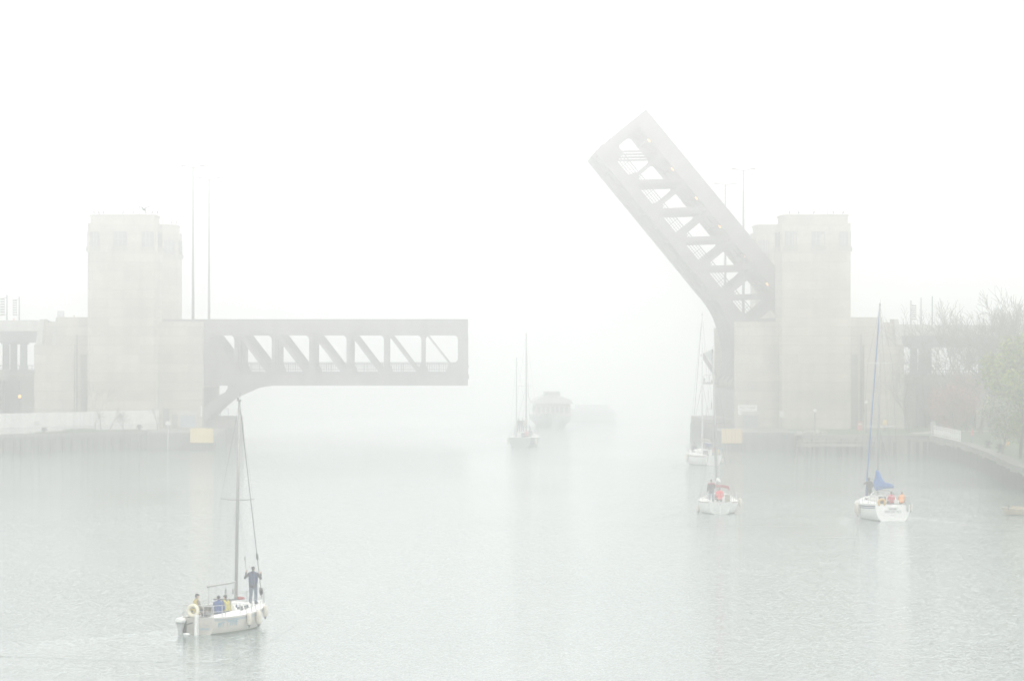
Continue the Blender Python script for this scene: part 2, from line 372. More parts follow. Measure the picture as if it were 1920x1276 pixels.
# ---- bridge houses (towers), piers, abutments: built for one bank, mirrored about CX
BLIND = mat('window_blind', (.19, .195, .195), .5, .15, .8)
def chamfer(x0, x1, y0, y1, c):
    return [(x0+c,y0),(x1-c,y0),(x1-c*.3,y0+c*.3),(x1,y0+c),(x1,y1-c),(x1-c,y1),(x0+c,y1),(x0,y1-c),(x0,y0+c),(x0+c*.3,y0+c*.3)]
def tower(side, near):
    s = SGN[side]; y0 = 486.0 if near else 529.5; y1 = y0 + 9.0
    xa, xb = CX + s * (40.6 if near else 40.95), CX + s * 49.7
    x0, x1 = min(xa, xb), max(xa, xb); xm = (x0 + x1) / 2
    pos = {('left', True): 'left tower nearest the lowered leaf, seen whole from water to roof',
           ('left', False): 'shorter looking tower half hidden behind the left front tower',
           ('right', True): 'pale foggy tower right of the raised leaf, seen whole',
           ('right', False): 'very faint tower peeping out left behind the right tower'}[(side, near)]
    root = empty('bridge_tower', (xm, y0, 0), 0, 'pale limestone ' + pos, 'tower', 'bridge towers')
    X0, X1 = x0 - xm, x1 - xm
    T = 30.2
    b = MB(); b.prism_xy(chamfer(X0, X1, 0, 9, .45), 0, 29.1); b.build('shaft', STONE, root)
    b = MB(); b.prism_xy(chamfer(X0+.33, X1-.33, .33, 8.67, .45), 29.1, T - .25); b.prism_xy(chamfer(X0+.2, X1-.2, .2, 8.8, .45), T - .25, T)
    b.build('parapet', STONE, root)
    b = MB()                                        # shallow pilasters between the windows
    for u0, u1 in ((.185, .355), (.57, .77)):
        b.box(X0 + (X1-X0)*u0, X0 + (X1-X0)*u1, -.1, .02, 1, 27.6)
    b.build('pilaster', STONE, root)
    def window(u0, u1, face):
        fr = MB(); z0, z1 = 26.05, 28.0
        if face == 'front':
            a, c = X0 + (X1-X0)*u0, X0 + (X1-X0)*u1
            fr.box(a-.08, a+.06, -.14, .03, z0, z1); fr.box(c-.06, c+.08, -.14, .03, z0, z1); fr.box(a+.06, c-.06, -.14, .03, z1-.12, z1); fr.box(a+.06,c-.06,-.12,.03,z0,z0+.1)
            o = fr.build('window', BLIND, root)
            p = MB(); p.box(a+.06, c-.06, -.03, -.02, z0+.1, z1-.12); p.build('pane', BLIND, o)
            n = 3
            mu = MB()
            for i in range(1, n): xx = a + (c-a)*i/n; mu.box(xx-.04, xx+.04, -.1, -.035, z0+.1, z1-.12)
            mu.box(a+.06, c-.06, -.085, -.035, (z0+z1)/2-.03, (z0+z1)/2+.03); mu.build('mullion', POLE, o)
            si = MB(); si.box(a-.2, c+.2, -.3, .02, z0-.62, z0-.02); si.build('sill', STONE_M, o)
        else:
            sg = 1 if face == 'east' else -1; xx = X1 if sg > 0 else X0
            a, c = 9*u0, 9*u1
            fr.box(xx-.03*sg, xx+.14*sg, a-.08, a+.06, z0, z1); fr.box(xx-.03*sg, xx+.14*sg, c-.06, c+.08, z0, z1); fr.box(xx-.03*sg, xx+.14*sg, a+.06, c-.06, z1-.12, z1)
            o = fr.build('window', RAIL, root)
            p = MB(); p.box(xx+.02*sg, xx+.03*sg, a+.06, c-.06, z0, z1-.12); p.build('pane', BLIND, o)
            si = MB(); si.box(xx-.02*sg, xx+.3*sg, a-.2, c+.2, z0-.62, z0-.02); si.build('sill', STONE_M, o)
    us = ((.05, .165), (.38, .56), (.785, .94)) if s < 0 else ((.06, .215), (.44, .62), (.835, .95))
    for u in us: window(*u, 'front')
    for u in ((.15, .35), (.6, .8)):
        window(*u, 'east'); window(*u, 'west')
    ant = MB(); ant.tube([(1.9, 4, T), (1.9, 4, T + 1.3)], .05); ant.box(1.3, 2.6, 3.9, 4.1, T, T + .18); ant.build('roof_pole', POLE, root)
    return root
for sd_ in ('left', 'right'):
    for nr in (True, False): tower(sd_, nr)

def pier(side):
    s = SGN[side]
    root = empty('bridge_pier', (CX + s*37.6, 489.5, 0), 0, None, 'bridge pier', 'bridge piers')
    tag(root, 'concrete pier block below the lowered leaf, with pale blue door' if side == 'left' else 'concrete pier block below the raised leaf, with white notice board on it')
    def xl(a): return s * (a - 37.6)
    top = 16.26
    b = MB(); b.box(xl(34.95), xl(40.9), 0, 2.6, 0, top); b.box(xl(34.85), xl(40.9), -.12, .0, top-.9, top-.35); b.build('wing_wall', STONE, root)
    b = MB(); b.box(xl(35.0), xl(36.6), 2.6, 38.5, -1, 7.2); b.build('river_wall', STONE_D, root)  # river face in darker concrete: shade under the bridge put into the colour
    b = MB(); b.box(xl(34.95), xl(40.9), 36, 38.5, 0, 15.5); b.build('rear_wing_wall', STONE, root)
    b = MB(); b.box(xl(36.65), xl(49), 2.65, 35.9, -1, 2.5); b.build('pit_floor', STONE_D, root)
    b = MB(); b.box(xl(31.3), xl(35.0), 7.6, 34, -1, 2.2); b.build('protection_base', WOOD_D, root)
    b = MB(); b.box(xl(31.4), xl(35.0), 7.7, 33.9, 2.2, 3.25)
    for i in range(12): b.box(xl(31.3), xl(31.4), 8 + 2.1*i, 8.5 + 2.1*i, .3, 3.2)
    b.build('protection_wall', mat('brown_fender_wall', (.2, .15, .14), .8, .2, 1), root)
    r = MB()
    for xx in (34.3, 33.2): r.box(xl(xx), xl(xx+.08), 30, 30.08, 3.25, 4.3)
    r.box(xl(33.2), xl(34.4), 30, 30.08, 4.25, 4.33); r.tube([(xl(34.0), 30, 4.3), (xl(34.0), 30, 5.2)], .09); r.build('hand_rail', RAIL, root)
    # block carrying the yellow fender panel
    b = MB(); b.box(xl(31.9), xl(40.6), -21, 0, -1, 2.05); b.build('dolphin_base', QUAY, root)
    b = MB(); b.box(xl(31.8), xl(40.6), -21.1, 0, 2.05, 2.32); b.build('coping', STONE_D, root)
    f = MB()
    if side == 'left': f.box(xl(32.45), xl(35.15), -21.35, -21.11, 1.0, 2.85); f.box(xl(32.25), xl(32.43), -21.34, -21.11, 1.0, 2.82)
    else: f.box(xl(31.5), xl(34.1), -21.35, -21.11, .95, 2.75)
    f2 = f.build('fender_panel', YELLOW if side == 'left' else RUSTY, root, bevel=.03)
    g = MB()
    yb = -21.1
    for i in range(7):
        a = (32.3 if side == 'left' else 31.9) + .4*i; g.box(xl(a), xl(a+.16), yb-.2, yb, -.4, 1.0)
    g.build('fender_pile', WOOD_D, root)
    # door, lintel, signs
    dr = MB(); dr.box(xl(35.9), xl(37.9), -.06, .0, 2.4, 4.0)
    d_ = dr.build('door', mat('pale_blue_paint', (.3, .36, .4), .6, .1, 1) if side == 'left' else mat('grey_door_paint', (.22, .24, .25), .6, .1, 1), root)
    h = MB(); h.box(xl(36.1), xl(36.22), -.1, -.06, 3.1, 3.3); h.build('handle', RAIL, d_)
    l = MB(); l.box(xl(35.75), xl(38.05), -.25, 0, 4.05, 4.55); l.build('lintel', CONC_L, root)
    if side == 'left':
        l = MB(); l.box(xl(38.2), xl(38.95), -.05, 0, 2.4, 4.1); l.box(xl(39.3), xl(40.1), -.05, 0, 2.4, 4.9); l.build('service_hatch', STONE_D, root)
        l = MB(); l.tube([(xl(35.05), -.3, 3.9), (xl(35.05), -.3, 5.2)], .11); l.build('white_marker', WHITE, root)
    return root
pl_, pr_ = pier('left'), pier('right')
# the raised right leaf sits on the river side: open slot in the base block for it is behind the wing wall

def text_mesh(body, size, extrude=0.004, align='CENTER'):
    c = bpy.data.curves.new('txt', 'FONT'); c.body = body; c.size = size; c.extrude = extrude; c.align_x = align; c.align_y = 'CENTER'
    o = bpy.data.objects.new('txt', c); COL.objects.link(o)
    me = bpy.data.meshes.new_from_object(o.evaluated_get(bpy.context.evaluated_depsgraph_get()))
    vs = [tuple(v.co) for v in me.vertices]; fs = [tuple(p.vertices) for p in me.polygons]
    bpy.data.objects.remove(o); bpy.data.curves.remove(c); bpy.data.meshes.remove(me)
    return vs, fs
INK = mat('dark_ink', (.05, .05, .055), .7, 0, 1)
def notice():
    Y = 489.3
    x0, x1, z0, z1 = PX(1384, Y), PX(1419, Y), PZ(777, Y), PZ(759, Y)
    xm, zm = (x0+x1)/2, (z0+z1)/2
    root = empty('notice_board', (xm, Y, zm), 0, 'white notice board reading NO WAKE fixed on the right pier wall', 'sign')
    W, H = x1-x0, z1-z0
    MB().box(-W/2, W/2, 0, .15, -H/2, H/2).build('board', WHITE, root)
    fr = MB(); fr.box(-W/2-.05, -W/2, -.03, .15, -H/2-.05, H/2+.05); fr.box(W/2, W/2+.05, -.03, .15, -H/2-.05, H/2+.05); fr.box(-W/2, W/2, -.03, .15, H/2, H/2+.05); fr.box(-W/2, W/2, -.03, .15, -H/2-.05, -H/2)
    fr.build('frame', POLE, root)
    vs, fs = text_mesh('NO WAKE', .52); sx = 2.0 / (max(v[0] for v in vs) - min(v[0] for v in vs))
    t = MB(); t.add([(v[0]*sx, -.006 - v[2], v[1] + .3) for v in vs], fs); t.build('lettering', INK, root)
    rows = MB(); rng = random.Random(3)
    for z in (-.04, -.22, -.4):
        x = -W/2 + .25
        while x < W/2 - .4:
            l = rng.uniform(.12, .34); rows.box(x, min(x+l, W/2-.2), -.006, -.001, z-.04, z+.04); x += l + .1
    rows.build('small_print', POLE, root)
notice()
def small_sign():
    Y = 485.6
    root = empty('small_sign', (PX(1466, Y), Y, PZ(776, Y)), 0, 'small square pale sign at the foot of the right tower', 'sign')
    MB().box(-.28, .28, 0, .06, -.36, .36).build('plate', mat('grey_white', (.6,.6,.58), .6, .05), root)
    b = MB(); b.box(-.16, -.12, -.01, 0, -.2, .2); b.box(.12, .16, -.01, 0, -.2, .2); b.box(-.12, .12, -.01, 0, .16, .2); b.box(-.12, .12, -.01, 0, -.2, -.16); b.build('mark', POLE, root)
small_sign()

def abutment(side):
    s = SGN[side]; base = 53.0
    root = empty('bridge_abutment', (CX + s*base, 487, 0), 0, None, 'abutment', 'bridge abutments')
    tag(root, 'stepped concrete abutment left of the front tower with dark slots' if side == 'left' else 'flat concrete abutment right of the right tower behind the trees')
    def xl(a): return s * (a - base)
    b = MB(); b.box(xl(49.72), xl(54.1), 2.2, 42, 0, 15.3); b.box(xl(49.72), xl(54.1), 2.2, 2.8, 15.3, 16.85); b.build('upper_block', STONE, root)
    b = MB(); b.prism_xz([(xl(54.1), 16.8), (xl(54.55), 14.3), (xl(54.55), 13.2), (xl(54.1), 13.2)], 2.0, 6); b.build('sloped_pier', CONC_L, root)
    b = MB(); b.box(xl(54.12), xl(56.1), 2.6, 42, 0, 16.2); b.build('middle_block', STONE, root)
    b = MB(); b.prism_xz([(xl(55.6), 16.6), (xl(56.15), 16.6), (xl(56.75), 13.2), (xl(55.9), 13.2)], 1.4, 6); b.build('sloped_pier', CONC_L, root)
    b = MB(); b.box(xl(51.65), xl(56.8), .6, 2.1, 0, 13.25); b.box(xl(55.5), xl(56.8), 2.1, 30, 0, 13.2); b.build('lower_block', STONE, root)
    b = MB(); b.box(xl(50.1), xl(50.9), 2.14, 2.19, 2, 12); b.box(xl(51.25), xl(51.5), 2.14, 2.19, 2, 14.6); b.build('slot', STONE_D, root)  # flat dark strips on the face, painted for the shade inside the slots
    return root
abutment('left'); abutment('right')

def viaduct(side):
    s = SGN[side]; base = 56.8
    DZ = 0 if side == 'left' else -.6
    root = empty('viaduct', (CX + s*base, 489, DZ), 0, None, 'viaduct', 'bridge approach viaducts')
    tag(root, 'two level approach viaduct on steel columns at the left edge' if side == 'left' else 'approach viaduct with long girder behind the bare trees')
    def xl(a): return s * (a - base)
    E = 140
    b = MB(); b.box(xl(56.0), xl(E), 3.0, 3.5, 15.05, 16.45); b.box(xl(56.0), xl(E), 34, 34.5, 15.05, 16.45); b.build('parapet', CONC_L, root)
    b = MB(); b.box(xl(56.1), xl(E), 3.5, 34, 14.6, 15.0); b.build('upper_deck', ASPH, root)
    b = MB(); b.box(xl(56.1), xl(E), 3.3, 3.75, 13.6, 15.04)
    for yy in (11, 19, 27, 33.6): b.box(xl(56.1), xl(E), yy, yy+.5, 13.5, 14.59)
    b.build('girder', STEEL_B, root)
    first = 58.4
    for yy in (4.4, 18, 31):
        for i in range(9):
            x = first + i*9.0 + (0 if yy < 10 else 2.85 if yy < 20 else 5.4)
            c = MB(); c.box(xl(x), xl(x+.9), yy, yy+.08, 9.75, 13.5); c.box(xl(x), xl(x+.9), yy+.6, yy+.68, 9.75, 13.5); c.box(xl(x+.38), xl(x+.52), yy+.08, yy+.6, 9.75, 13.5)
            c.box(xl(x-.25), xl(x+1.15), yy-.05, yy+.75, 13.3, 13.49); c.build('column', STEEL_B, root)
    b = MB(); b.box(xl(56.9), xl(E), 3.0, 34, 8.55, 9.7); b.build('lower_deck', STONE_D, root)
    r = MB(); r.box(xl(56.9), xl(E), 3.2, 3.28, 10.45, 10.55); r.box(xl(56.9), xl(E), 3.2, 3.28, 10.1, 10.16)
    for i in range(150): x = 57 + .55*i; r.box(xl(x), xl(x+.09), 3.2, 3.28, 9.7, 10.45)
    r.build('railing', STEEL_B, root)
    for i in range(9):
        x = 57.4 + i*9.5
        c = MB(); c.box(xl(x), xl(x+1.5), 3.3, 4.8, 0, 8.54); c.build('concrete_column', STONE_D, root)
        for q in (2.4, 4.5, 6.6):
            c = MB(); c.box(xl(x+q), xl(x+q+1.3), 8, 9, 0, 8.54); c.build('steel_column', STEEL_B, root)
    b = MB(); b.box(xl(57), xl(E), 20, 20.5, 0, 8.5); b.build('back_wall', mat('underpass_shade', (.09, .095, .095), .9, .2, .5), root)  # dark wall colour stands in for the shade under the decks
    return root
vl_, vr_ = viaduct('left'), viaduct('right')
def wall_lamp():
    Y = 491.9
    root = empty('wall_lamp', (PX(37, Y), Y, PZ(743, Y)), 0, 'glowing amber lamp on the concrete column at the left edge', 'lamp')
    MB().box(-.18, .18, .25, .38, -.3, .3).build('bracket', RAIL, root)
    MB().ball((0, 0, 0), (.2, .22, .22)).build('bulb', AMBER, root, smooth=True)
wall_lamp()

def light_mast(px, Y, top, label):
    x = PX(px, Y); zt = PZ(top, Y)
    root = empty('light_mast', (x, Y, 15), 0, label, 'lamp post', 'tall lamp posts on the bridge approaches')
    h = zt - 15
    MB().tube([(0,0,-.6),(0,0,.2)], .28, 10).build('base', MASTP, root)
    MB().tube([(0,0,.2),(0,0,h*.5),(0,0,h)], [.2,.15,.09], 10).build('pole', MASTP, root, smooth=True)
    for sg in (-1, 1):
        a = MB(); a.tube([(0,0,h-.25),(sg*.6,0,h-.02),(sg*1.0,0,h+.04)], .05, 6).build('arm', MASTP, root)
        b = MB(); b.box(sg*.95, sg*1.6, -.16, .16, h, h+.17); b.build('lamp_head', MASTP, root, bevel=.04)
light_mast(362, 495.5, 312, 'taller of the two lamp posts beside the left towers')
light_mast(392, 530, 335, 'fainter lamp post right behind the taller one, left bank')
light_mast(1394, 495.5, 318, 'lamp post rising behind the raised leaf, clearer one')
light_mast(1360, 530, 345, 'almost invisible lamp post left of the other on the right bank')
# ------------------------------------------------------------------ people
SKIN = mat('skin', (.5, .33, .25), .6, .05, 4)
def cloth(name, col): return mat('cloth_' + name, col, .85, .18, 9)
def remesh(mb, name, m, parent, voxel, smooth=3, loc=None):
    o = mb.build(name, m, None)
    a = o.modifiers.new('r', 'REMESH'); a.mode = 'VOXEL'; a.voxel_size = voxel
    b = o.modifiers.new('s', 'SMOOTH'); b.iterations = smooth; b.factor = .5
    dg = bpy.context.evaluated_depsgraph_get()
    me = bpy.data.meshes.new_from_object(o.evaluated_get(dg)); me.name = name
    old = o.data; o.modifiers.clear(); o.data = me; bpy.data.meshes.remove(old)
    if not me.materials: me.materials.append(m)
    me.polygons.foreach_set('use_smooth', [True]*len(me.polygons))
    o.parent = parent
    return o
def limb(mb, pts, rs, n=8):
    mb.tube(pts, rs, n)
    for p, r in zip(pts, rs): mb.ball(p, r*1.0, 8, 6)
def hand(mb, wrist, d, palm_n, curl=.6, s=1.0):
    """palm plus four unequal curled fingers and a thumb off the palm's side"""
    w = Vector(wrist); d = Vector(d).normalized(); n = Vector(palm_n); n = (n - d*n.dot(d)).normalized(); sdv = d.cross(n)
    c = w + d*.05*s
    for k in (-.5, 0, .5): limb(mb, [w + sdv*k*.05*s, w + d*.085*s + sdv*k*.066*s], [.020*s, .019*s], 6)
    for k, ln in zip((-1.5, -.5, .5, 1.5), (.062, .076, .08, .07)):
        b0 = w + d*.09*s + sdv*k*.023*s
        p1 = b0 + (d*math.cos(curl*.6) + n*math.sin(curl*.6))*ln*.45*s
        p2 = p1 + (d*math.cos(curl*1.6) + n*math.sin(curl*1.6))*ln*.33*s
        p3 = p2 + (d*math.cos(curl*2.4) + n*math.sin(curl*2.4))*ln*.25*s
        limb(mb, [b0, p1, p2, p3], [.0105*s, .010*s, .0095*s, .008*s], 6)
    t0 = w + d*.03*s - sdv*.035*s; t1 = t0 + (d*.7 - sdv*.6 + n*.35).normalized()*.04*s; t2 = t1 + (d*.8 + n*.6).normalized()*.032*s
    limb(mb, [t0, t1, t2], [.014*s, .012*s, .009*s], 6)

def person(parent_loc, rz, label, pose='stand', top=(.05,.05,.06), legs=(.05,.06,.1), hat=(.03,.03,.03), vest=None, arms=None, yoke=None,
           detail=1, hood=False, lean=0, hscale=1.0, shoes=(.03,.03,.03), face_turn=0, group=None):
    """local frame: faces +Y, +X is the figure's right hand side, z=0 under the feet (or under the seat when sitting)"""
    vx = .0125 if detail else .024
    root = empty('person', parent_loc, rz, label, 'person', group); root.scale = (hscale,)*3
    V = Vector
    if pose == 'stand':
        hip, sh_z = .93, 1.43
        hipL, hipR = V((-.095, 0, hip)), V((.095, 0, hip))
        kn = [V((-.12, .03, .5)), V((.12, .03, .5))]; an = [V((-.14, -.02, .09)), V((.14, -.02, .09))]; toe = [V((-.16, .15, .045)), V((.16, .15, .045))]
    elif pose == 'sit':
        hip, sh_z = .11, .60
        hipL, hipR = V((-.1, 0, hip)), V((.1, 0, hip))
        kn = [V((-.14, .42, .14)), V((.14, .42, .14))]; an = [V((-.13, .45, -.30)), V((.13, .45, -.30))]; toe = [V((-.14, .62, -.36)), V((.14, .62, -.36))]
    base = V((0, 0, hip))
    q = Quaternion((1, 0, 0), -lean)
    def up(v): return base + q @ (V(v) - base)
    dz = hip - .93
    sL, sR = up((-.19, 0, sh_z)), up((.19, 0, sh_z)); nk = up((0, 0, 1.5 + dz)); hd = up((0, .02, 1.665 + dz))
    A = arms or {}
    def arm(side):
        s = -1 if side == 'L' else 1
        d = A.get(side)
        if d: e, h = up(V(d[0]) + V((0, 0, dz))), up(V(d[1]) + V((0, 0, dz)))
        elif pose == 'sit': e, h = up((s*.27, .1, .35)), up((s*.16, .32, .24))
        else: e, h = up((s*.27, -.02, 1.15)), up((s*.27, .08, .9))
        return e, h
    eL, hL = arm('L'); eR, hR = arm('R')
    body = MB()
    # head with jaw, nose, ears, eye sockets shaped in the same surface
    fq = Quaternion((0, 0, 1), face_turn)
    def H(v): return hd + q @ (fq @ V(v))
    body.ball(H((0, -.01, .02)), (.076, .094, .102), 12, 9); body.ball(H((0, .03, -.055)), (.056, .06, .06), 10, 7)
    body.ball(H((0, .093, -.012)), (.014, .022, .024), 8, 6); body.ball(H((-.08, -.005, -.01)), (.012, .022, .032), 8, 6); body.ball(H((.08, -.005, -.01)), (.012, .022, .032), 8, 6)
    body.ball(H((0, .076, -.055)), (.03, .014, .012), 8, 6); body.ball(H((0, .075, .03)), (.055, .02, .012), 8, 6)
    limb(body, [nk - V((0,0,.06)), hd - V((0, 0, .05))], [.058, .052])
    # trunk and limbs as one surface
    for s in (-1, 1):
        limb(body, [base + V((s*.07, 0, 0)), up((s*.075, .01, 1.15+dz)), up((s*.085, .0, 1.36+dz))], [.115, .105, .105])
    limb(body, [sL, nk - V((0,0,.03)), sR], [.06, .075, .06])
    for i, hp in enumerate((hipL, hipR)):
        limb(body, [hp, kn[i], an[i]], [.088, .06, .043]); limb(body, [an[i] - V((0, 0, .02)), toe[i]], [.045, .035])
    for sh, e, h in ((sL, eL, hL), (sR, eR, hR)):
        limb(body, [sh, e, h], [.055, .043, .031])
        d = (h - e).normalized(); hand(body, h, d, V((0, 1, 0)) if abs(d.y) < .8 else V((0, 0, -1)), 1.0 if A else .6)
    b = remesh(body, 'body', SKIN, root, vx, 2)
    # eyes
    if detail:
        ey = MB()
        for s in (-1, 1): ey.ball(H((s*.03, .083, .008)), (.012, .009, .007), 8, 6)
        ey.build('eyes', mat('eye_dark', (.03,.025,.02), .3, 0, 1), b)
    # jacket
    jk = MB()
    for s in (-1, 1):
        limb(jk, [base + V((s*.075, 0, -.06 if pose == 'stand' else .02)), up((s*.085, .01, 1.12+dz)), up((s*.095, .0, 1.37+dz))], [.14, .132, .125])
    limb(jk, [sL, up((0, 0, 1.44+dz)), sR], [.08, .1, .08])
    for sh, e, h in ((sL, eL, hL), (sR, eR, hR)):
        limb(jk, [sh, e, e.lerp(h, .86)], [.082, .068, .052])
    limb(jk, [up((0, 0, 1.44+dz)), up((0, .0, 1.53+dz))], [.085, .072])
    if hood:
        jk.ball(H((0, -.03, .01)), (.1, .11, .13), 12, 9)
    jo = remesh(jk, 'jacket', cloth('%.2f_%.2f_%.2f' % top, top), root, vx*1.1, 3)
    if yoke:
        yk = MB(); limb(yk, [sL + V((-.01,0,.01)), up((0, 0, 1.45+dz)), sR + V((.01,0,.01))], [.092, .115, .092])
        remesh(yk, 'shoulder_yoke', cloth('%.2f_%.2f_%.2f' % yoke, yoke), jo, vx*1.1, 3)
    if vest:
        vs = MB()
        for s in (-1, 1):
            limb(vs, [up((s*.08, .0, 1.02+dz)), up((s*.09, .01, 1.2+dz)), up((s*.09, 0, 1.38+dz))], [.15, .152, .14])
            limb(vs, [up((s*.1, 0, 1.38+dz)), up((s*.1, 0, 1.47+dz))], [.1, .075])
        remesh(vs, 'life_vest', cloth('%.2f_%.2f_%.2f' % vest, vest), root, vx*1.1, 2)
    tr = MB()
    for i, hp in enumerate((hipL, hipR)):
        limb(tr, [hp, kn[i], an[i] + V((0, 0, .02))], [.118, .088, .078])
    limb(tr, [hipL, hipR], [.125, .125])
    remesh(tr, 'trousers', cloth('%.2f_%.2f_%.2f' % legs, legs), root, vx*1.1, 3)
    for i in (0, 1):
        sh = MB(); limb(sh, [an[i] - V((0, .03, .025)), toe[i]], [.062, .045]); sh.box(an[i].x-.045, an[i].x+.045, an[i].y-.07, toe[i].y+.03, toe[i].z-.045, toe[i].z-.02)
        remesh(sh, 'shoe', cloth('%.2f_%.2f_%.2f' % shoes, shoes), root, vx*1.2, 2)
    if hat and not hood:
        ht = MB(); ht.ball(H((0, -.015, .045)), (.088, .106, .085), 12, 8); limb(ht, [H((0, -.06, 0)), H((0, -.04, .05))], [.07, .08])
        ho = remesh(ht, 'cap' if detail else 'hair', cloth('%.2f_%.2f_%.2f' % hat, hat), root, vx*1.1, 2)
        if detail:
            br = MB(); br.ball(H((0, .1, .055)), (.07, .065, .012), 10, 6); br.build('brim', ho.data.materials[0], ho, smooth=True)
    return root
# ------------------------------------------------------------------ sailing boats
GEL = mat('white_gelcoat', (.82, .82, .8), .3, .04, .8)
CREAM = mat('cream_gelcoat', (.6, .575, .515), .35, .05, .8)
DECKW = mat('deck_white', (.8, .8, .77), .6, .05, 2)
ALU = mat('mast_aluminium', (.34, .34, .33), .4, .1, 2, .2)
ALU_W = mat('white_spar', (.7, .7, .7), .4, .05, 1)
WIRE = mat('rigging_wire', (.24, .24, .24), .5, .1, 5)
CHROME = mat('stainless_rail', (.5, .5, .5), .3, .1, 3, .5)
NAVY = mat('navy_stripe', (.05, .07, .14), .5, .05, 1)
GREYBLUE = mat('faded_blue_stripe', (.25, .33, .36), .5, .05, 1)
BLUEC = mat('blue_canvas', (.01, .11, .38), .85, .15, 3)
REDC = mat('maroon_canvas', (.33, .04, .06), .85, .12, 3)
CYAN = mat('light_blue_vinyl', (.12, .42, .62), .5, .03, 2)
FEND = mat('fender_vinyl', (.6, .56, .48), .5, .06, 3)
FTIP = mat('fender_tip_navy', (.04, .045, .07), .5, .05, 3)
BUOY = mat('lifebuoy_white', (.7, .66, .52), .6, .08, 4)
BUOYY = mat('horseshoe_yellow', (.62, .36, .07), .7, .08, 4)
BLACK = mat('black_rubber', (.02, .02, .02), .6, .1, 3)
TEAK = mat('teak_trim', (.2, .12, .07), .6, .2, 4)
WATERLINE = mat('waterline_grime', (.2, .21, .17), .7, .25, 2)

class Hull:
    def __init__(s, L, B, Wt, fs, fm, fb, rake_t=.0, rake_b=.8, dk=.35, full=.55):
        s.__dict__.update(locals())
    def sheer(s, t): return s.fs*(1-t)**2 + 2*(s.fm - .25*(s.fs+s.fb))*2*t*(1-t)*.5*1.0 + s.fb*t**2 if False else (s.fs + (s.fm*4 - s.fs*3 - s.fb)*t + (2*s.fs + 2*s.fb - 4*s.fm)*t*t)
    def half(s, t):
        b0 = s.Wt/s.B
        if t < .42: k = b0 + (1-b0)*math.sin(math.pi/2*t/.42)
        else: k = 1 - ((t-.42)/.58)**2.2
        return max(.015, s.B/2*k)
    def draft(s, t): return max(.03, s.dk*math.sin(math.pi*min(1, .12+t*.88))**.7) if t < .98 else .05
    def pt(s, t, u, side=1):
        """u: 0 at the sheer, 1 at the keel"""
        a = u*math.pi/2; b = s.half(t); sh = s.sheer(t); d = s.draft(t)
        f = s.full + .35*max(0, (t-.5)/.5)
        x = b*max(0, math.cos(a))**f; z = sh - (sh+d)*math.sin(a)**(1.15 - .1*t)
        y = s.L*t - s.rake_b*t**5*(sh-z)/(sh+d) - s.rake_t*(1-t)**6*(sh-z)/(sh+d)*-1
        return Vector((side*x, y, z))
    def side_point(s, y, z, side=1, off=.004):
        """point on the topside at length y and height z"""
        t = y/s.L
        for _ in range(6):
            sh = s.sheer(t); d = s.draft(t); lo, hi = 0.0, 1.0
            for _ in range(24):
                m_ = (lo+hi)/2
                if s.pt(t, m_).z > z: lo = m_
                else: hi = m_
            p = s.pt(t, lo); t += (y - p.y)/s.L
        p = s.pt(t, lo, side); p.x += side*off; return p

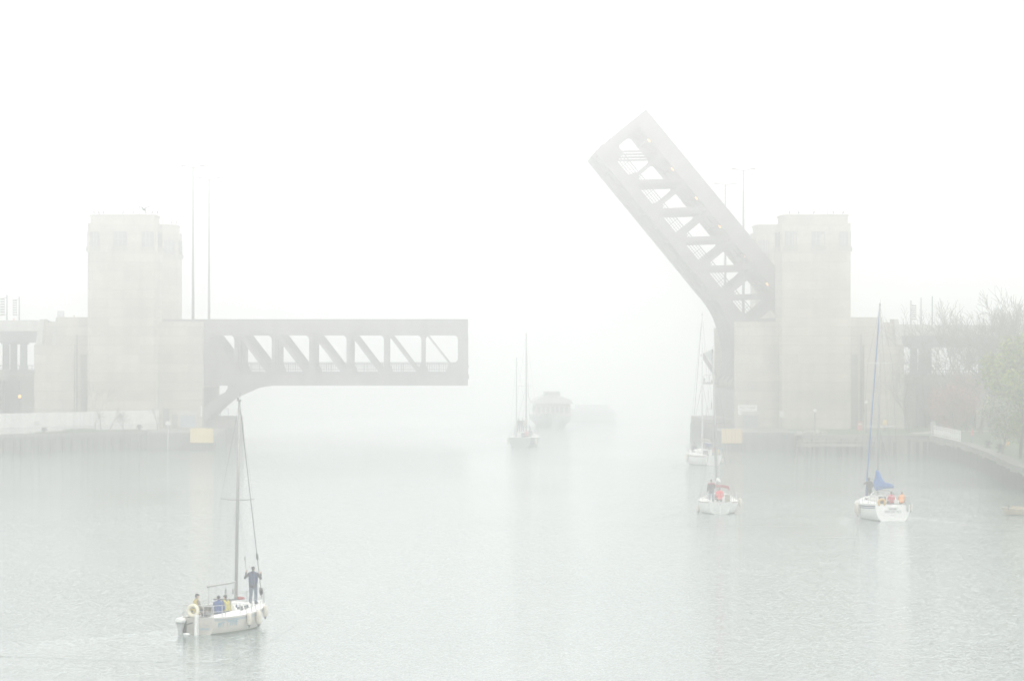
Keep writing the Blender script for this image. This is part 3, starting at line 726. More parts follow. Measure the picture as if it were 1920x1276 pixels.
def hull_parts(root, h, m_hull, deck_mat, stripe=None, stripe_u=(.04, .12), nt_=22, nu=12, cock=(.08, .42, .28), sole=None):
    mb = MB(); cols = []
    vs = []; fs = []
    row = 2*nu + 1
    for i in range(nt_+1):
        t = i/nt_
        for j in range(-nu, nu+1):
            u = 1 - abs(j)/nu; vs.append(h.pt(t, u, -1 if j < 0 else 1))
    for i in range(nt_):
        for j in range(row-1): fs.append((i*row+j, i*row+j+1, (i+1)*row+j+1, (i+1)*row+j))
    mb.add(vs, fs)
    mb.add([vs[j] for j in range(row)], [tuple(range(row))])
    ho = mb.build('hull', m_hull, root, smooth=False)
    for p in ho.data.polygons: p.use_smooth = len(p.vertices) == 4
    # boot-top grime just above the water
    g = MB(); gv = []; n = 24
    for side in (-1, 1):
        for i in range(n):
            t0, t1 = .01 + .97*i/n, .01 + .97*(i+1)/n
            y0, y1 = h.L*t0*.98, h.L*t1*.98
            try:
                q = [h.side_point(y, z, side, .006) for y, z in ((y0, .0), (y1, .0), (y1, .07), (y0, .07))]
                g.add(q, [(0,1,2,3)])
            except Exception: pass
    g.build('boot_top', WATERLINE, ho)
    if stripe:
        st = MB()
        for side in (-1, 1):
            for k in (0, 1):
                ua = stripe_u[0] + k*(stripe_u[1]-stripe_u[0])*.62; ub = ua + (stripe_u[1]-stripe_u[0])*(.45 if k == 0 else .3)
                for i in range(nt_):
                    q = [h.pt(t, u, side) for t, u in ((i/nt_, ua), ((i+1)/nt_, ua), ((i+1)/nt_, ub), (i/nt_, ub))]
                    for v in q: v.x += side*.008
                    st.add(q, [(0,1,2,3)])
        st.build('stripe', stripe, ho)
    # toe rail
    for side in (-1, 1):
        tr = MB(); tr.tube([h.pt(i/nt_, 0, side) + Vector((0, 0, .02)) for i in range(nt_+1)], .03, 6); tr.build('toe_rail', deck_mat, ho)
    # deck with cockpit well
    c0, c1, wf = cock; sole = sole if sole is not None else .25
    ts = sorted([i/24 for i in range(25) if not (abs(i/24-c0) < .02 or abs(i/24-c1) < .02)] + [c0-1e-4, c0, c1, c1+1e-4])
    dv = []; df = []
    for t in ts:
        b = h.half(t); sh = h.sheer(t); inn = c0-1e-5 <= t <= c1+1e-5
        w_ = min(b*.62, h.B/2*wf*2*.5 + .25) if True else 0
        w_ = b*.6
        zc = sole if inn else sh + .05
        y = h.L*t
        prof = [(-b, sh), (-w_, sh+.04), (-w_+.01, zc), (0, zc), (w_-.01, zc), (w_, sh+.04), (b, sh)]
        dv += [(x, y, z) for x, z in prof]
    for i in range(len(ts)-1):
        for j in range(6): df.append((i*7+j, i*7+j+1, (i+1)*7+j+1, (i+1)*7+j))
    d = MB(); d.add(dv, df); do = d.build('deck', deck_mat, root)
    # cockpit coamings
    for side in (-1, 1):
        c = MB(); pts = []
        n = 8; vv = []; ff = []
        for i in range(n+1):
            t = c0 + (c1-c0+.03)*i/n; b = h.half(t); y = h.L*t; z = h.sheer(t)
            hh = .12 + .14*i/n
            vv += [(side*b*.62, y, z+.02), (side*b*.64, y, z+hh), (side*b*.72, y, z+hh), (side*b*.86, y, z+.02)]
        for i in range(n):
            for k in range(3): ff.append((i*4+k, i*4+k+1, (i+1)*4+k+1, (i+1)*4+k))
        ff += [(0,1,2,3), tuple(n*4+k for k in (3,2,1,0))]
        c.add(vv, ff); c.build('coaming', deck_mat, do)
    return ho, do

def cabin_part(root, h, y0, y1, w0, w1, h0, h1, m, wins=(), glass=DARKGLASS, front=.7, hatch=True):
    """coach roof from y0 (aft bulkhead) to y1; returns object"""
    n = 10; vv = []; ff = []
    def sec(k):
        y = y0 + (y1-y0)*k; t = y/h.L; ww = w0 + (w1-w0)*k**1.4; hh = h0 + (h1-h0)*k
        if k > front: hh *= max(.02, 1 - ((k-front)/(1-front))**1.6)
        zb = h.sheer(t) + .02
        return y, ww, hh, zb
    for i in range(n+1):
        y, ww, hh, zb = sec(i/n)
        vv += [(-ww, y, zb), (-ww*.9, y, zb+hh*.85), (-ww*.78, y, zb+hh), (0, y, zb+hh*1.08), (ww*.78, y, zb+hh), (ww*.9, y, zb+hh*.85), (ww, y, zb)]
    for i in range(n):
        for k in range(6): ff.append((i*7+k, i*7+k+1, (i+1)*7+k+1, (i+1)*7+k))
    ff += [tuple(range(7)), tuple(n*7+k for k in range(6, -1, -1))]
    c = MB(); c.add(vv, ff); co = c.build('cabin', m, root)
    for ka, kb, za, zb_ in wins:
        for side in (-1, 1):
            q = []
            for k, zf in ((ka, za), (kb, za), (kb, zb_), (ka, zb_)):
                y, ww, hh, zb = sec(k); hf = h0 + (h1-h0)*k
                x = ww*(1 - .1*zf/.85) + .012; q.append((side*x, y, zb + hh*zf))
            wv = MB(); wv.add(q, [(0,1,2,3)]); wv.add([(p[0]-side*.02, p[1], p[2]) for p in q], [(3,2,1,0)])
            wv.add([*q, *[(p[0]-side*.02, p[1], p[2]) for p in q]], [(0,4,5,1),(1,5,6,2),(2,6,7,3),(3,7,4,0)])
            wv.build('window', glass, co)
    if hatch:
        y, ww, hh, zb = sec(.0)
        hb = MB(); hb.box(-.32, .32, y+.05, y+.75, zb+hh*1.02, zb+hh*1.08+.07); hb.build('sliding_hatch', m, co, bevel=.02)
        dr = MB(); dr.box(-.3, .3, y-.012, y-.004, zb-.25, zb+hh*1.0); dr.build('companionway', DARKGLASS, co)  # dark panel painted for the shaded cabin opening
    return co, sec

def line(root, name, a, b, r=.009, m=WIRE, sag=0, n=2):
    a, b = Vector(a), Vector(b); pts = [a.lerp(b, i/(n)) - Vector((0, 0, sag*4*(i/n)*(1-i/n))) for i in range(n+1)]
    o = MB().tube(pts, r, 4).build(name, m, root); return o

def rig(root, h, ym, zf, zt, lean, spreaders, m=ALU, r=(.075, .05), boom=None, backstay=True, fore_r=.012, fore_m=WIRE, forestay_top=None, sp_m=None, sweep=.15, wire_r=.009, chain=.0):
    lean = Vector((lean[0], lean[1], 0))
    def mp(z): k = (z-zf)/(zt-zf); return Vector((0, ym, z)) + lean*k
    mb = MB(); mb.tube([mp(zf), mp(zf+(zt-zf)*.5), mp(zt)], [r[0], r[0]*.92, r[1]], 10)
    mo = mb.build('mast', m, root, smooth=True)
    cap = MB(); cap.box(-.06+lean.x, .06+lean.x, ym+lean.y-.16, ym+lean.y+.1, zt, zt+.06); cap.tube([mp(zt) + Vector((.03, 0, .05)), mp(zt) + Vector((.03, 0, .42))], .01); cap.ball(mp(zt) + Vector((-.03, -.1, .12)), .055); cap.build('masthead', WIRE, mo)
    chainp = []
    for side in (-1, 1):
        t = (ym - .1)/h.L; p = h.pt(t, 0, side); chainp.append(Vector((p.x*.93, p.y, p.z+.03)))
    for z, wd in spreaders:
        c = mp(z)
        for side in (-1, 1):
            s_ = MB(); e = c + Vector((side*wd/2, -sweep, .06)); s_.tube([c, c.lerp(e, .5) - Vector((0,0,.015)), e], [.032, .026, .018], 6); s_.ball(e, .035, 6, 5); s_.build('spreader', sp_m or m, mo)
    for i, side in enumerate((-1, 1)):
        pts = [chainp[i]] + [mp(z) + Vector((side*wd/2, -sweep, .06)) for z, wd in spreaders] + [mp(zt)]
        MB().tube(pts, wire_r, 4).build('shroud', WIRE, root)
        if spreaders:
            line(root, 'lower_shroud', chainp[i] + Vector((0, -.35, 0)), mp(spreaders[0][0]), wire_r); line(root, 'lower_shroud', chainp[i] + Vector((0, .35, 0)), mp(spreaders[0][0]), wire_r)
    top = forestay_top or zt
    bow = Vector((0, h.L-.12, h.sheer(1)+.05))
    line(root, 'forestay', bow, mp(top), fore_r, fore_m)
    if backstay: line(root, 'backstay', Vector((0, .05, h.sheer(0)+.05)), mp(zt), wire_r*.8)
    for dx in (-.09, .1):       # halyards slatting beside the mast
        line(root, 'halyard', mp(zf+.4) + Vector((dx*1.2, -.1, 0)), mp(zt-.1) + Vector((dx*.2, -.04, 0)), wire_r*.8)
    if boom:
        zb, ye, ze, bx = boom
        a = mp(zb) + Vector((0, -.08, 0)); e = Vector((bx, ye, ze))
        bm_ = MB(); bm_.tube([a, e], .05, 8); bm_.ball(e, .07, 8, 6); bo = bm_.build('boom', m, root)
        line(root, 'mainsheet', e + Vector((0, .15, -.04)), Vector((0, max(.5, ye-.1), h.sheer(.1)+.1)), .014)
        line(root, 'topping_lift', e, mp(zt), wire_r*.7)
        return mp, bo
    return mp, None

def rails(root, h, ts=(.06, .2, .36, .52, .68, .84), hh=.6, r=.014, pulpit=True, stern=True, gate=None):
    for side in (-1, 1):
        tops = []
        for t in ts:
            p = h.pt(t, 0, side); p = Vector((p.x*.95, p.y, p.z)); tops.append(p + Vector((0, 0, hh)))
            MB().tube([p, p + Vector((0, 0, hh))], r*1.15, 6).build('stanchion', CHROME, root)
        tip = Vector((side*.06, h.L-.05, h.sheer(1)+hh+.04))
        MB().tube(tops + [tip], r*.7, 4).build('lifeline', WIRE, root)
        MB().tube([p - Vector((0, 0, hh*.48)) for p in tops], r*.6, 4).build('lifeline', WIRE, root)
    if pulpit:
        p = MB(); a = [h.pt(.88, 0, s) + Vector((0, 0, hh)) for s in (-1, 1)]; tip = Vector((0, h.L+.06, h.sheer(1)+hh+.06))
        p.tube([a[0], (a[0]+tip)/2 + Vector((-.1,0,.0)), tip, (a[1]+tip)/2 + Vector((.1,0,0)), a[1]], r*1.2, 6)
        for s, q in ((-1, a[0]), (1, a[1])): p.tube([q, q - Vector((0, 0, hh))], r*1.2, 6)
        for s in (-1, 1): p.tube([tip + Vector((s*.03, -.04, 0)), Vector((s*.1, h.L-.35, h.sheer(.97)))], r*1.2, 6)
        p.build('bow_rail', CHROME, root)
    if stern:
        p = MB(); q = []
        for t, side in ((.14, -1), (.0, -1), (.0, 1), (.14, 1)):
            a = h.pt(t, 0, side); a = Vector((a.x*.93, a.y+.05, a.z)); q.append(a + Vector((0, 0, hh)))
            p.tube([a, q[-1]], r*1.2, 6)
        p.tube(q, r*1.2, 6); p.tube([v - Vector((0, 0, hh*.5)) for v in q], r, 6)
        p.build('stern_rail', CHROME, root)

def hang_fender(world_root, h, y, side, z0, label, ln=.55, r=.11, tip=True, grp=None):
    """a fender is a thing of its own, hung outside the topsides on a lanyard"""
    zt = h.sheer(y/h.L)
    p = h.side_point(y, max(.15, z0+ln*.5), side, r+.02)
    M = world_root.matrix_basis
    f = empty('fender', M @ Vector((p.x, p.y, z0)), world_root.rotation_euler.z, label, 'fender', grp)
    b = MB(); b.lathe((0, 0, 0), [(.03, 0), (r*.7, .03), (r, .1), (r, ln-.1), (r*.7, ln-.03), (.03, ln)], 12); b.build('body', FEND, f, smooth=True)
    if tip:
        t = MB(); t.lathe((0, 0, -.1), [(.02, 0), (.035, .05), (r*.74, .128)], 10); t.build('end_cap', FTIP, f, smooth=True)
    sh = h.pt(y/h.L, 0, side); l = MB(); l.tube([(0, 0, ln), (sh.x - p.x, 0, zt + .05 - z0), (sh.x - p.x - side*.06, 0, zt + .35 - z0)], .012, 5); l.build('lanyard', WIRE, f)
    return f

def place(root, px, wy, phi):
    Y = HC*FPX/(wy-HZY); root.location = (PX(px, Y), Y, 0); root.rotation_euler = (0, 0, -R(phi)); root.matrix_basis; return Y
def wpos(root, v):
    return Matrix.Translation(root.location) @ Matrix.Rotation(root.rotation_euler.z, 4, 'Z') @ Vector(v)

# ---------------- boat 1: small cream sloop in the left foreground
def boat_one():
    root = empty('sailing_boat', label='small cream sloop with outboard motor, white lifebuoy and light blue name, nearest boat', cat='sailing boat', group='sailing boats on the river')
    place(root, 371, 1190, 22.3); phi = R(22.3)
    h = Hull(7.4, 2.4, 1.72, .84, .86, 1.2, rake_t=.1, rake_b=.75, dk=.3)
    ho, do = hull_parts(root, h, CREAM, DECKW, GREYBLUE, (.05, .13), cock=(.03, .36, .3), sole=.38)
    co, sec = cabin_part(root, h, 2.4, 5.4, .88, .5, .5, .34, DECKW, wins=((.1, .36, .3, .72), (.43, .64, .32, .72)), front=.72)
    # dark box standing in for the shaded companionway interior, and the opened hatch
    hb = MB(); hb.box(-.75, .35, 2.1, 2.62, h.sheer(.3)+.1, h.sheer(.3)+.46); hb.build('companionway_shade', mat('olive_shade', (.06, .055, .04), .9, .15, 3), root, bevel=.05)
    hh = MB(); hh.box(-.5, .45, 2.75, 3.4, 1.5, 1.56); hh.build('hatch_board', DARKGLASS, co)
    kit = MB(); kit.ball((.15, 4.35, 1.5), (.3, .16, .08)); kit.build('sail_bag', mat('red_bag', (.3, .05, .06), .8, .1), co)
    mp, bo = rig(root, h, 4.25, 1.42, 11.15, (.12, .15), ((6.3, 1.75),), r=(.085, .06), boom=(2.3, 1.15, 2.26, -.02), fore_r=.026, fore_m=mat('furled_sail_grey', (.25,.25,.25), .8, .1), sweep=.05, wire_r=.004)
    fa, fb = Vector((0, h.L-.12, h.sheer(1)+.05)), mp(11.15)
    fd = MB(); fd.tube([fa.lerp(fb, q) for q in (.02, .03, .05, .06)], [.05, .1, .1, .03], 8); fd.tube([fa.lerp(fb, q) for q in (.2, .21, .225, .235)], [.03, .06, .06, .03], 8); fd.build('furling_drum', BLACK, root)
    for x in (.25, -.15):
        b = MB(); b.lathe((x, 3.4, 1.75), [(.01, 0), (.05, .06), (.05, .22), (.01, .3)], 8); b.tube([(x, 3.4, 2.05), (x, 3.5, 2.27)], .008); b.build('block', WIRE, bo)
    rails(root, h, ts=(.1, .32, .5, .68, .86), hh=.58, r=.016)
    # name on both topsides, port of call on the transom, script on the cabin side
    vs, fs = text_mesh('MY TYME', .5); wtx = max(v[0] for v in vs) - min(v[0] for v in vs); hx = max(v[1] for v in vs) - min(v[1] for v in vs)
    for side in (1, -1):
        t = MB(); q = []
        for v in vs: q.append(h.side_point(1.22 + side*v[0]*(1.66/wtx), .5 + .035*side*v[0] + v[1]*(.27/hx), side, .012))
        t.add(q, fs); t.build('name_lettering', CYAN, ho)
    vs, fs = text_mesh('CHICAGO', .5); wtx = max(v[0] for v in vs) - min(v[0] for v in vs); hx = max(v[1] for v in vs) - min(v[1] for v in vs)
    t = MB(); t.add([(.38 + v[0]*(.52/wtx), -.012, .3 + v[1]*(.1/hx)) for v in vs], fs); t.build('port_lettering', CYAN, ho)
    vs, fs = text_mesh('Clipper Marine', .5); wtx = max(v[0] for v in vs) - min(v[0] for v in vs)
    t = MB(); q = []
    for v in vs:
        y = 3.45 + v[0]*(1.35/wtx); k = (y-2.4)/3.0; yy, ww, hc, zb = sec(k); zf = .84 + v[1]*.35
        q.append((ww*(1-.1*zf/.85)+.012, y, zb + hc*zf + .02))
    t.add(q, fs); t.build('cabin_lettering', NAVY, co)
    em = MB(); yy, ww, hc, zb = sec(.12); em.prism_xz([(.1*math.cos(a*math.pi/5), .1*math.sin(a*math.pi/5)) for a in range(10)], -.005, .005)
    e = em.build('emblem', NAVY, co); e.rotation_euler = (0, 0, R(90)); e.location = (ww*.91+.012, yy-.12, zb+hc*.8)
    # rudder, tiller, ladder, outboard
    rd = MB(); rd.prism_xz([(-.07, -.5), (.07, -.5), (.06, 1.0), (-.05, 1.0)], -.32, -.05); ro = rd.build('rudder', WHITE, root, bevel=.02); ro.location.x = .02
    tl = MB(); tl.tube([(0, -.15, .95), (0, .5, 1.05), (0, 1.1, 1.15)], .03, 6); tl.build('tiller', TEAK, ro)
    ld = MB()
    for x in (.34, .78): ld.tube([(x, -.03, 1.45), (x, -.09, 1.1), (x, -.11, .48)], .018, 6)
    for z in (.52, .78, 1.04, 1.4): ld.tube([(.34, -.1, z), (.78, -.1, z)], .017, 6)
    ld.build('ladder', CHROME, root)
    mo = empty('outboard_motor', (-.72, -.32, 0)); mo.parent = root
    c = MB(); c.prism_xz([(-.19, .62), (.19, .62), (.21, .72), (.17, .84), (-.1, .86), (-.2, .76)], -.32, .1); c.build('cowling', WHITE, mo, bevel=.05)
    c = MB(); c.box(-.17, .17, -.28, .06, .55, .618); c.build('trim_band', mat('grey_band', (.25,.27,.28), .4, .05), mo, bevel=.01)
    c = MB(); c.prism_xz([(-.16, .55), (.16, .55), (.08, .2), (.06, -.4), (-.06, -.4), (-.08, .2)], -.22, .0); c.build('leg', mat('motor_grey', (.4,.42,.42), .4, .1), mo, bevel=.02)
    c = MB(); c.box(-.14, .14, .1, .27, .1, .7); c.tube([(.18, .05, .5), (.6, .0, .62)], .03); c.build('bracket', BLACK, mo)
    c = MB(); c.ball((.28, -.05, .06), (.2, .12, .07)); c.build('splash_plate', WHITE, mo, smooth=True)
    # things that hang on or stand in the boat
    p = wpos(root, (-.2, -.12, 1.18)); lb = empty('lifebuoy', p, -phi, 'round white lifebuoy hung on the stern rail of the nearest boat', 'lifebuoy')
    MB().torus((0, 0, 0), .245, .095, 'Y', 28, 10).build('ring', BUOY, lb, smooth=True)
    co_ = MB(); rr = random.Random(2)
    for i in range(7): a = rr.uniform(0, 6.28); co_.tube([(.17*math.cos(a), .02+.01*i, .17*math.sin(a)), (.05*math.cos(a+2), -.02, .05*math.sin(a+2)), (.17*math.cos(a+2.6), .03, .17*math.sin(a+2.6))], .022, 6)
    co_.build('rope_coil', mat('yellow_rope', (.55, .45, .08), .8, .15), lb, smooth=True)
    MB().ball((0, .1, 0), (.16, .05, .16)).build('blue_cushion', mat('royal_blue_cloth', (.04, .07, .4), .8, .1), lb, smooth=True)
    hang_fender(root, h, 2.95, 1, .3, 'white fender with dark tip on nearest boat, aft one of three beside the cabin', .62, .125, grp='fenders of the nearest boat')
    hang_fender(root, h, 4.15, 1, .24, 'white fender with dark tip on nearest boat, middle of three below the standing man', .72, .14, grp='fenders of the nearest boat')
    hang_fender(root, h, 5.65, 1, .5, 'white fender at the very bow of the nearest boat', .6, .11, grp='fenders of the nearest boat')
    # crew
    zb = h.sheer(.83) + .03
    m1 = person(wpos(root, (.04, 6.15, zb+.03)), -phi + R(8), 'person standing on the bow in dark jacket and blue life vest holding a boathook', top=(.012, .014, .022), legs=(.07, .1, .16), hat=(.03, .035, .05), vest=(.012, .032, .11),
           arms={'L': ((-.4, -.02, 1.24), (-.37, .1, 1.5)), 'R': ((.38, .02, 1.22), (.33, .16, 1.44))}, hscale=1.03, shoes=(.05,.06,.09))
    hk = wpos(m1, (-.37*1.03, .14, 1.56))
    bh = empty('boathook', (hk.x, hk.y, zb+1.5), 0, 'boathook held upright by the person on the bow', 'boathook'); bh.rotation_euler = (0, R(-7), -phi)
    b = MB(); b.tube([(0, 0, -.2), (0, 0, .62)], .016, 6); b.build('pole', ALU, bh)
    b = MB(); b.tube([(0, 0, .6), (0, 0, .78), (.05, 0, .86)], .022, 6); b.tube([(0, 0, .7), (-.05, 0, .76)], .02, 6); b.build('hook', BLACK, bh)
    person(wpos(root, (-.42, .62, .98)), -phi - R(40), 'person in black cap with grey and yellow jacket sitting at the stern', 'sit', top=(.2, .17, .13), legs=(.07,.07,.09), hat=(.02,.022,.022), vest=(.5,.4,.1), lean=R(5))
    person(wpos(root, (.38, 1.55, .86)), -phi + R(35), 'person in blue jacket sitting in the cockpit of the nearest boat', 'sit', top=(.018, .06, .22), legs=(.04,.045,.06), hat=(.03,.028,.03), lean=R(12))
    person(wpos(root, (.5, 2.15, .86)), -phi + R(60), 'person in yellow life vest sitting beside the cabin entrance', 'sit', top=(.03, .035, .05), legs=(.04,.045,.06), hat=(.025,.025,.03), vest=(.5,.44,.09), lean=R(8))
    return root
boat_one()

# ---------------- boat 2: large white sloop on the right with blue sail cover
def boat_two():
    root = empty('sailing_boat', label='large white sloop with bright blue sail cover and blue furled headsail, right', cat='sailing boat', group='sailing boats on the river')
    place(root, 1674, 977, -5.2); phi = R(-5.2)
    h = Hull(10.4, 3.5, 2.75, 1.32, 1.22, 1.42, rake_t=-.06, rake_b=1.0, dk=.35, full=.5)
    ho, do = hull_parts(root, h, GEL, DECKW, NAVY, (.05, .17), cock=(.05, .38, .3), sole=.6)
    co, sec = cabin_part(root, h, 3.9, 8.0, 1.2, .65, .55, .4, DECKW, wins=((.08, .3, .35, .72), (.36, .6, .36, .7)), front=.7)
    mp, bo = rig(root, h, 5.6, 1.6, 16.8, (.18, .0), ((7.2, 2.55), (12.2, 1.95)), m=ALU, r=(.09, .065), boom=(2.75, 1.6, 2.72, .42), fore_r=.065, fore_m=BLUEC, sp_m=WHITE, sweep=.3, wire_r=.011)
    # sail cover: high at the mast, falling to the boom end
    sc = MB(); vv = []; ff = []; n = 18; rc = random.Random(6)
    for i in range(n+1):
        k = i/n; y = 5.72 - k*4.1; top = 2.82 + .98*max(0, (1-k*2.2))**1.5 + .12*(1-k); bot = 2.5 - .42*(1-k)**2; wd = .5*(1-k)**.7 + .07
        c = Vector((.42*k, y, (top+bot)/2)); hh = (top-bot)/2
        for a in range(10):
            an = 2*math.pi*a/10; fold = 1 + rc.uniform(-.2, .2); vv.append((c.x + wd*.62*math.sin(an)*(1 if math.cos(an) < .3 else .6)*fold, y, c.z + hh*math.cos(an)*(1 + rc.uniform(-.1, .06))))
    for i in range(n):
        for a in range(10): ff.append((i*10+a, i*10+(a+1)%10, (i+1)*10+(a+1)%10, (i+1)*10+a))
    ff += [tuple(range(10)), tuple(n*10+a for a in range(9, -1, -1))]
    sc.add(vv, ff); sc.build('sail_cover', BLUEC, bo)
    rails(root, h, ts=(.04, .18, .34, .5, .66, .82), hh=.62, r=.016)
    dg = MB(); vv = []; ff = []
    for i in range(9):
        a = math.pi*i/8; vv += [(-.95*math.cos(a), 3.6, 1.7 + .62*math.sin(a)**.7), (-.85*math.cos(a), 4.6, 1.7 + .5*math.sin(a)**.7)]
    for i in range(8): ff.append((i*2, i*2+2, i*2+3, i*2+1))
    vv2 = [(x*.97, y, z-.03) for x, y, z in vv]; nn = len(vv)
    dg.add(vv + vv2, ff + [tuple(j+nn for j in f[::-1]) for f in ff]); dg.build('spray_hood', WHITE, root, smooth=True)
    wh = MB(); wh.torus((0, 1.5, 1.75), .42, .025, 'Y', 24, 6)
    for a in (0, 60, 120): wh.tube([(.42*math.cos(R(a)), 1.5, 1.75+.42*math.sin(R(a))), (-.42*math.cos(R(a)), 1.5, 1.75-.42*math.sin(R(a)))], .014, 5)
    wo_ = wh.build('steering_wheel', CHROME, root); pd = MB(); pd.box(-.12, .12, 1.55, 1.75, .6, 1.75); pd.build('pedestal', WHITE, root, bevel=.03)
    # transom lettering and swim step
    def tr(z): return h.pt(0, .0).y + h.rake_t*(h.sheer(0)-z)/(h.sheer(0)+h.draft(0))
    for body, wid, hei, zc, mm, nm in (('PRIORITIES', 1.3, .2, .74, NAVY, 'name_lettering'), ('CHICAGO', .5, .08, .48, NAVY, 'port_lettering')):
        vs, fs = text_mesh(body, .5); wtx = max(v[0] for v in vs) - min(v[0] for v in vs); hx = max(v[1] for v in vs) - min(v[1] for v in vs)
        t = MB(); t.add([(v[0]*wid/wtx, tr(zc + v[1]*hei/hx) - .012, zc + v[1]*hei/hx) for v in vs], fs); t.build(nm, mat('lettering_grey', (.16,.17,.2), .6, .05), ho)
    em = MB(); em.prism_xz([(-.3, .9), (.3, .9), (.3, 1.0), (-.3, 1.0)], tr(.95)-.02, tr(.95)-.008); em.build('name_plate', POLE, ho)
    st = MB(); st.box(-.4, .4, -.05, .12, 1.02, 1.3); st.box(-.34, .34, -.1, -.05, 1.04, 1.2); st.build('swim_ladder_box', WHITE, root, bevel=.02)
    gb = MB(); gb.box(-.2, .2, -.15, .15, .9+.42, 1.98); gb.box(-.16, .16, -.18, -.15, 1.5, 1.85); gb.box(-.06, .06, -.16, .05, .75, 1.32); g = gb.build('stern_locker', mat('grey_cover', (.35,.38,.37), .7, .1), root, bevel=.03); g.location = (1.15, -.05, 0)
    p = wpos(root, (-.86, .02, 1.46)); hb = empty('horseshoe_buoy', p, -phi, 'yellow horseshoe lifebuoy on the stern rail of the white sloop', 'lifebuoy')
    MB().torus((0, 0, 0), .25, .1, 'Y', 22, 8, -50, 230).build('foam', BUOYY, hb, smooth=True)
    s = MB(); s.tube([(-.12, -.08, .3), (0, -.12, .38), (.12, -.08, .3)], .015); s.build('strap', WHITE, hb)
    fl = MB(); fl.tube([(-.2, .02, 1.1), (-.2, -.02, 1.75)], .03, 6); fl.build('stern_light', mat('dull_red', (.3, .08, .1), .6, .1), root); 
    hang_fender(root, h, 4.3, -1, .25, 'pale fender on the port side of the large white sloop, longer one', .95, .15, grp='fenders of the large white sloop')
    hang_fender(root, h, 5.1, -1, .45, 'pale fender on the port side of the large white sloop, shorter one in front', .85, .13, grp='fenders of the large white sloop')
    hang_fender(root, h, .5, 1, .75, 'dark tipped fender at the right stern corner of the white sloop', .5, .1, grp='fenders of the large white sloop')
    zb = h.sheer(.6)+.06
    person(wpos(root, (-.55, 6.3, zb)), -phi + R(5), 'person in long black coat standing beside the blue sail cover', top=(.03, .034, .032), legs=(.03, .034, .032), hood=True, lean=R(4), arms={'L': ((-.36, .05, 1.28), (-.3, .28, 1.38)), 'R': ((.3, .02, 1.15), (.2, .16, .98))}, hscale=1.05)
    person(wpos(root, (.05, .75, 1.33)), -phi + R(10), 'person in red jacket sitting at the stern of the white sloop', 'sit', top=(.55, .03, .06), legs=(.03,.03,.04), hat=(.04,.04,.05))
    person(wpos(root, (.85, .7, 1.33)), -phi - R(25), 'person in bright orange jacket sitting at the stern of the white sloop', 'sit', top=(.9, .3, .02), legs=(.04,.04,.05), hat=(.12,.09,.05), lean=R(14), arms={'R': ((.36, .05, 1.2), (.42, .25, 1.12))})
    return root
boat_two()

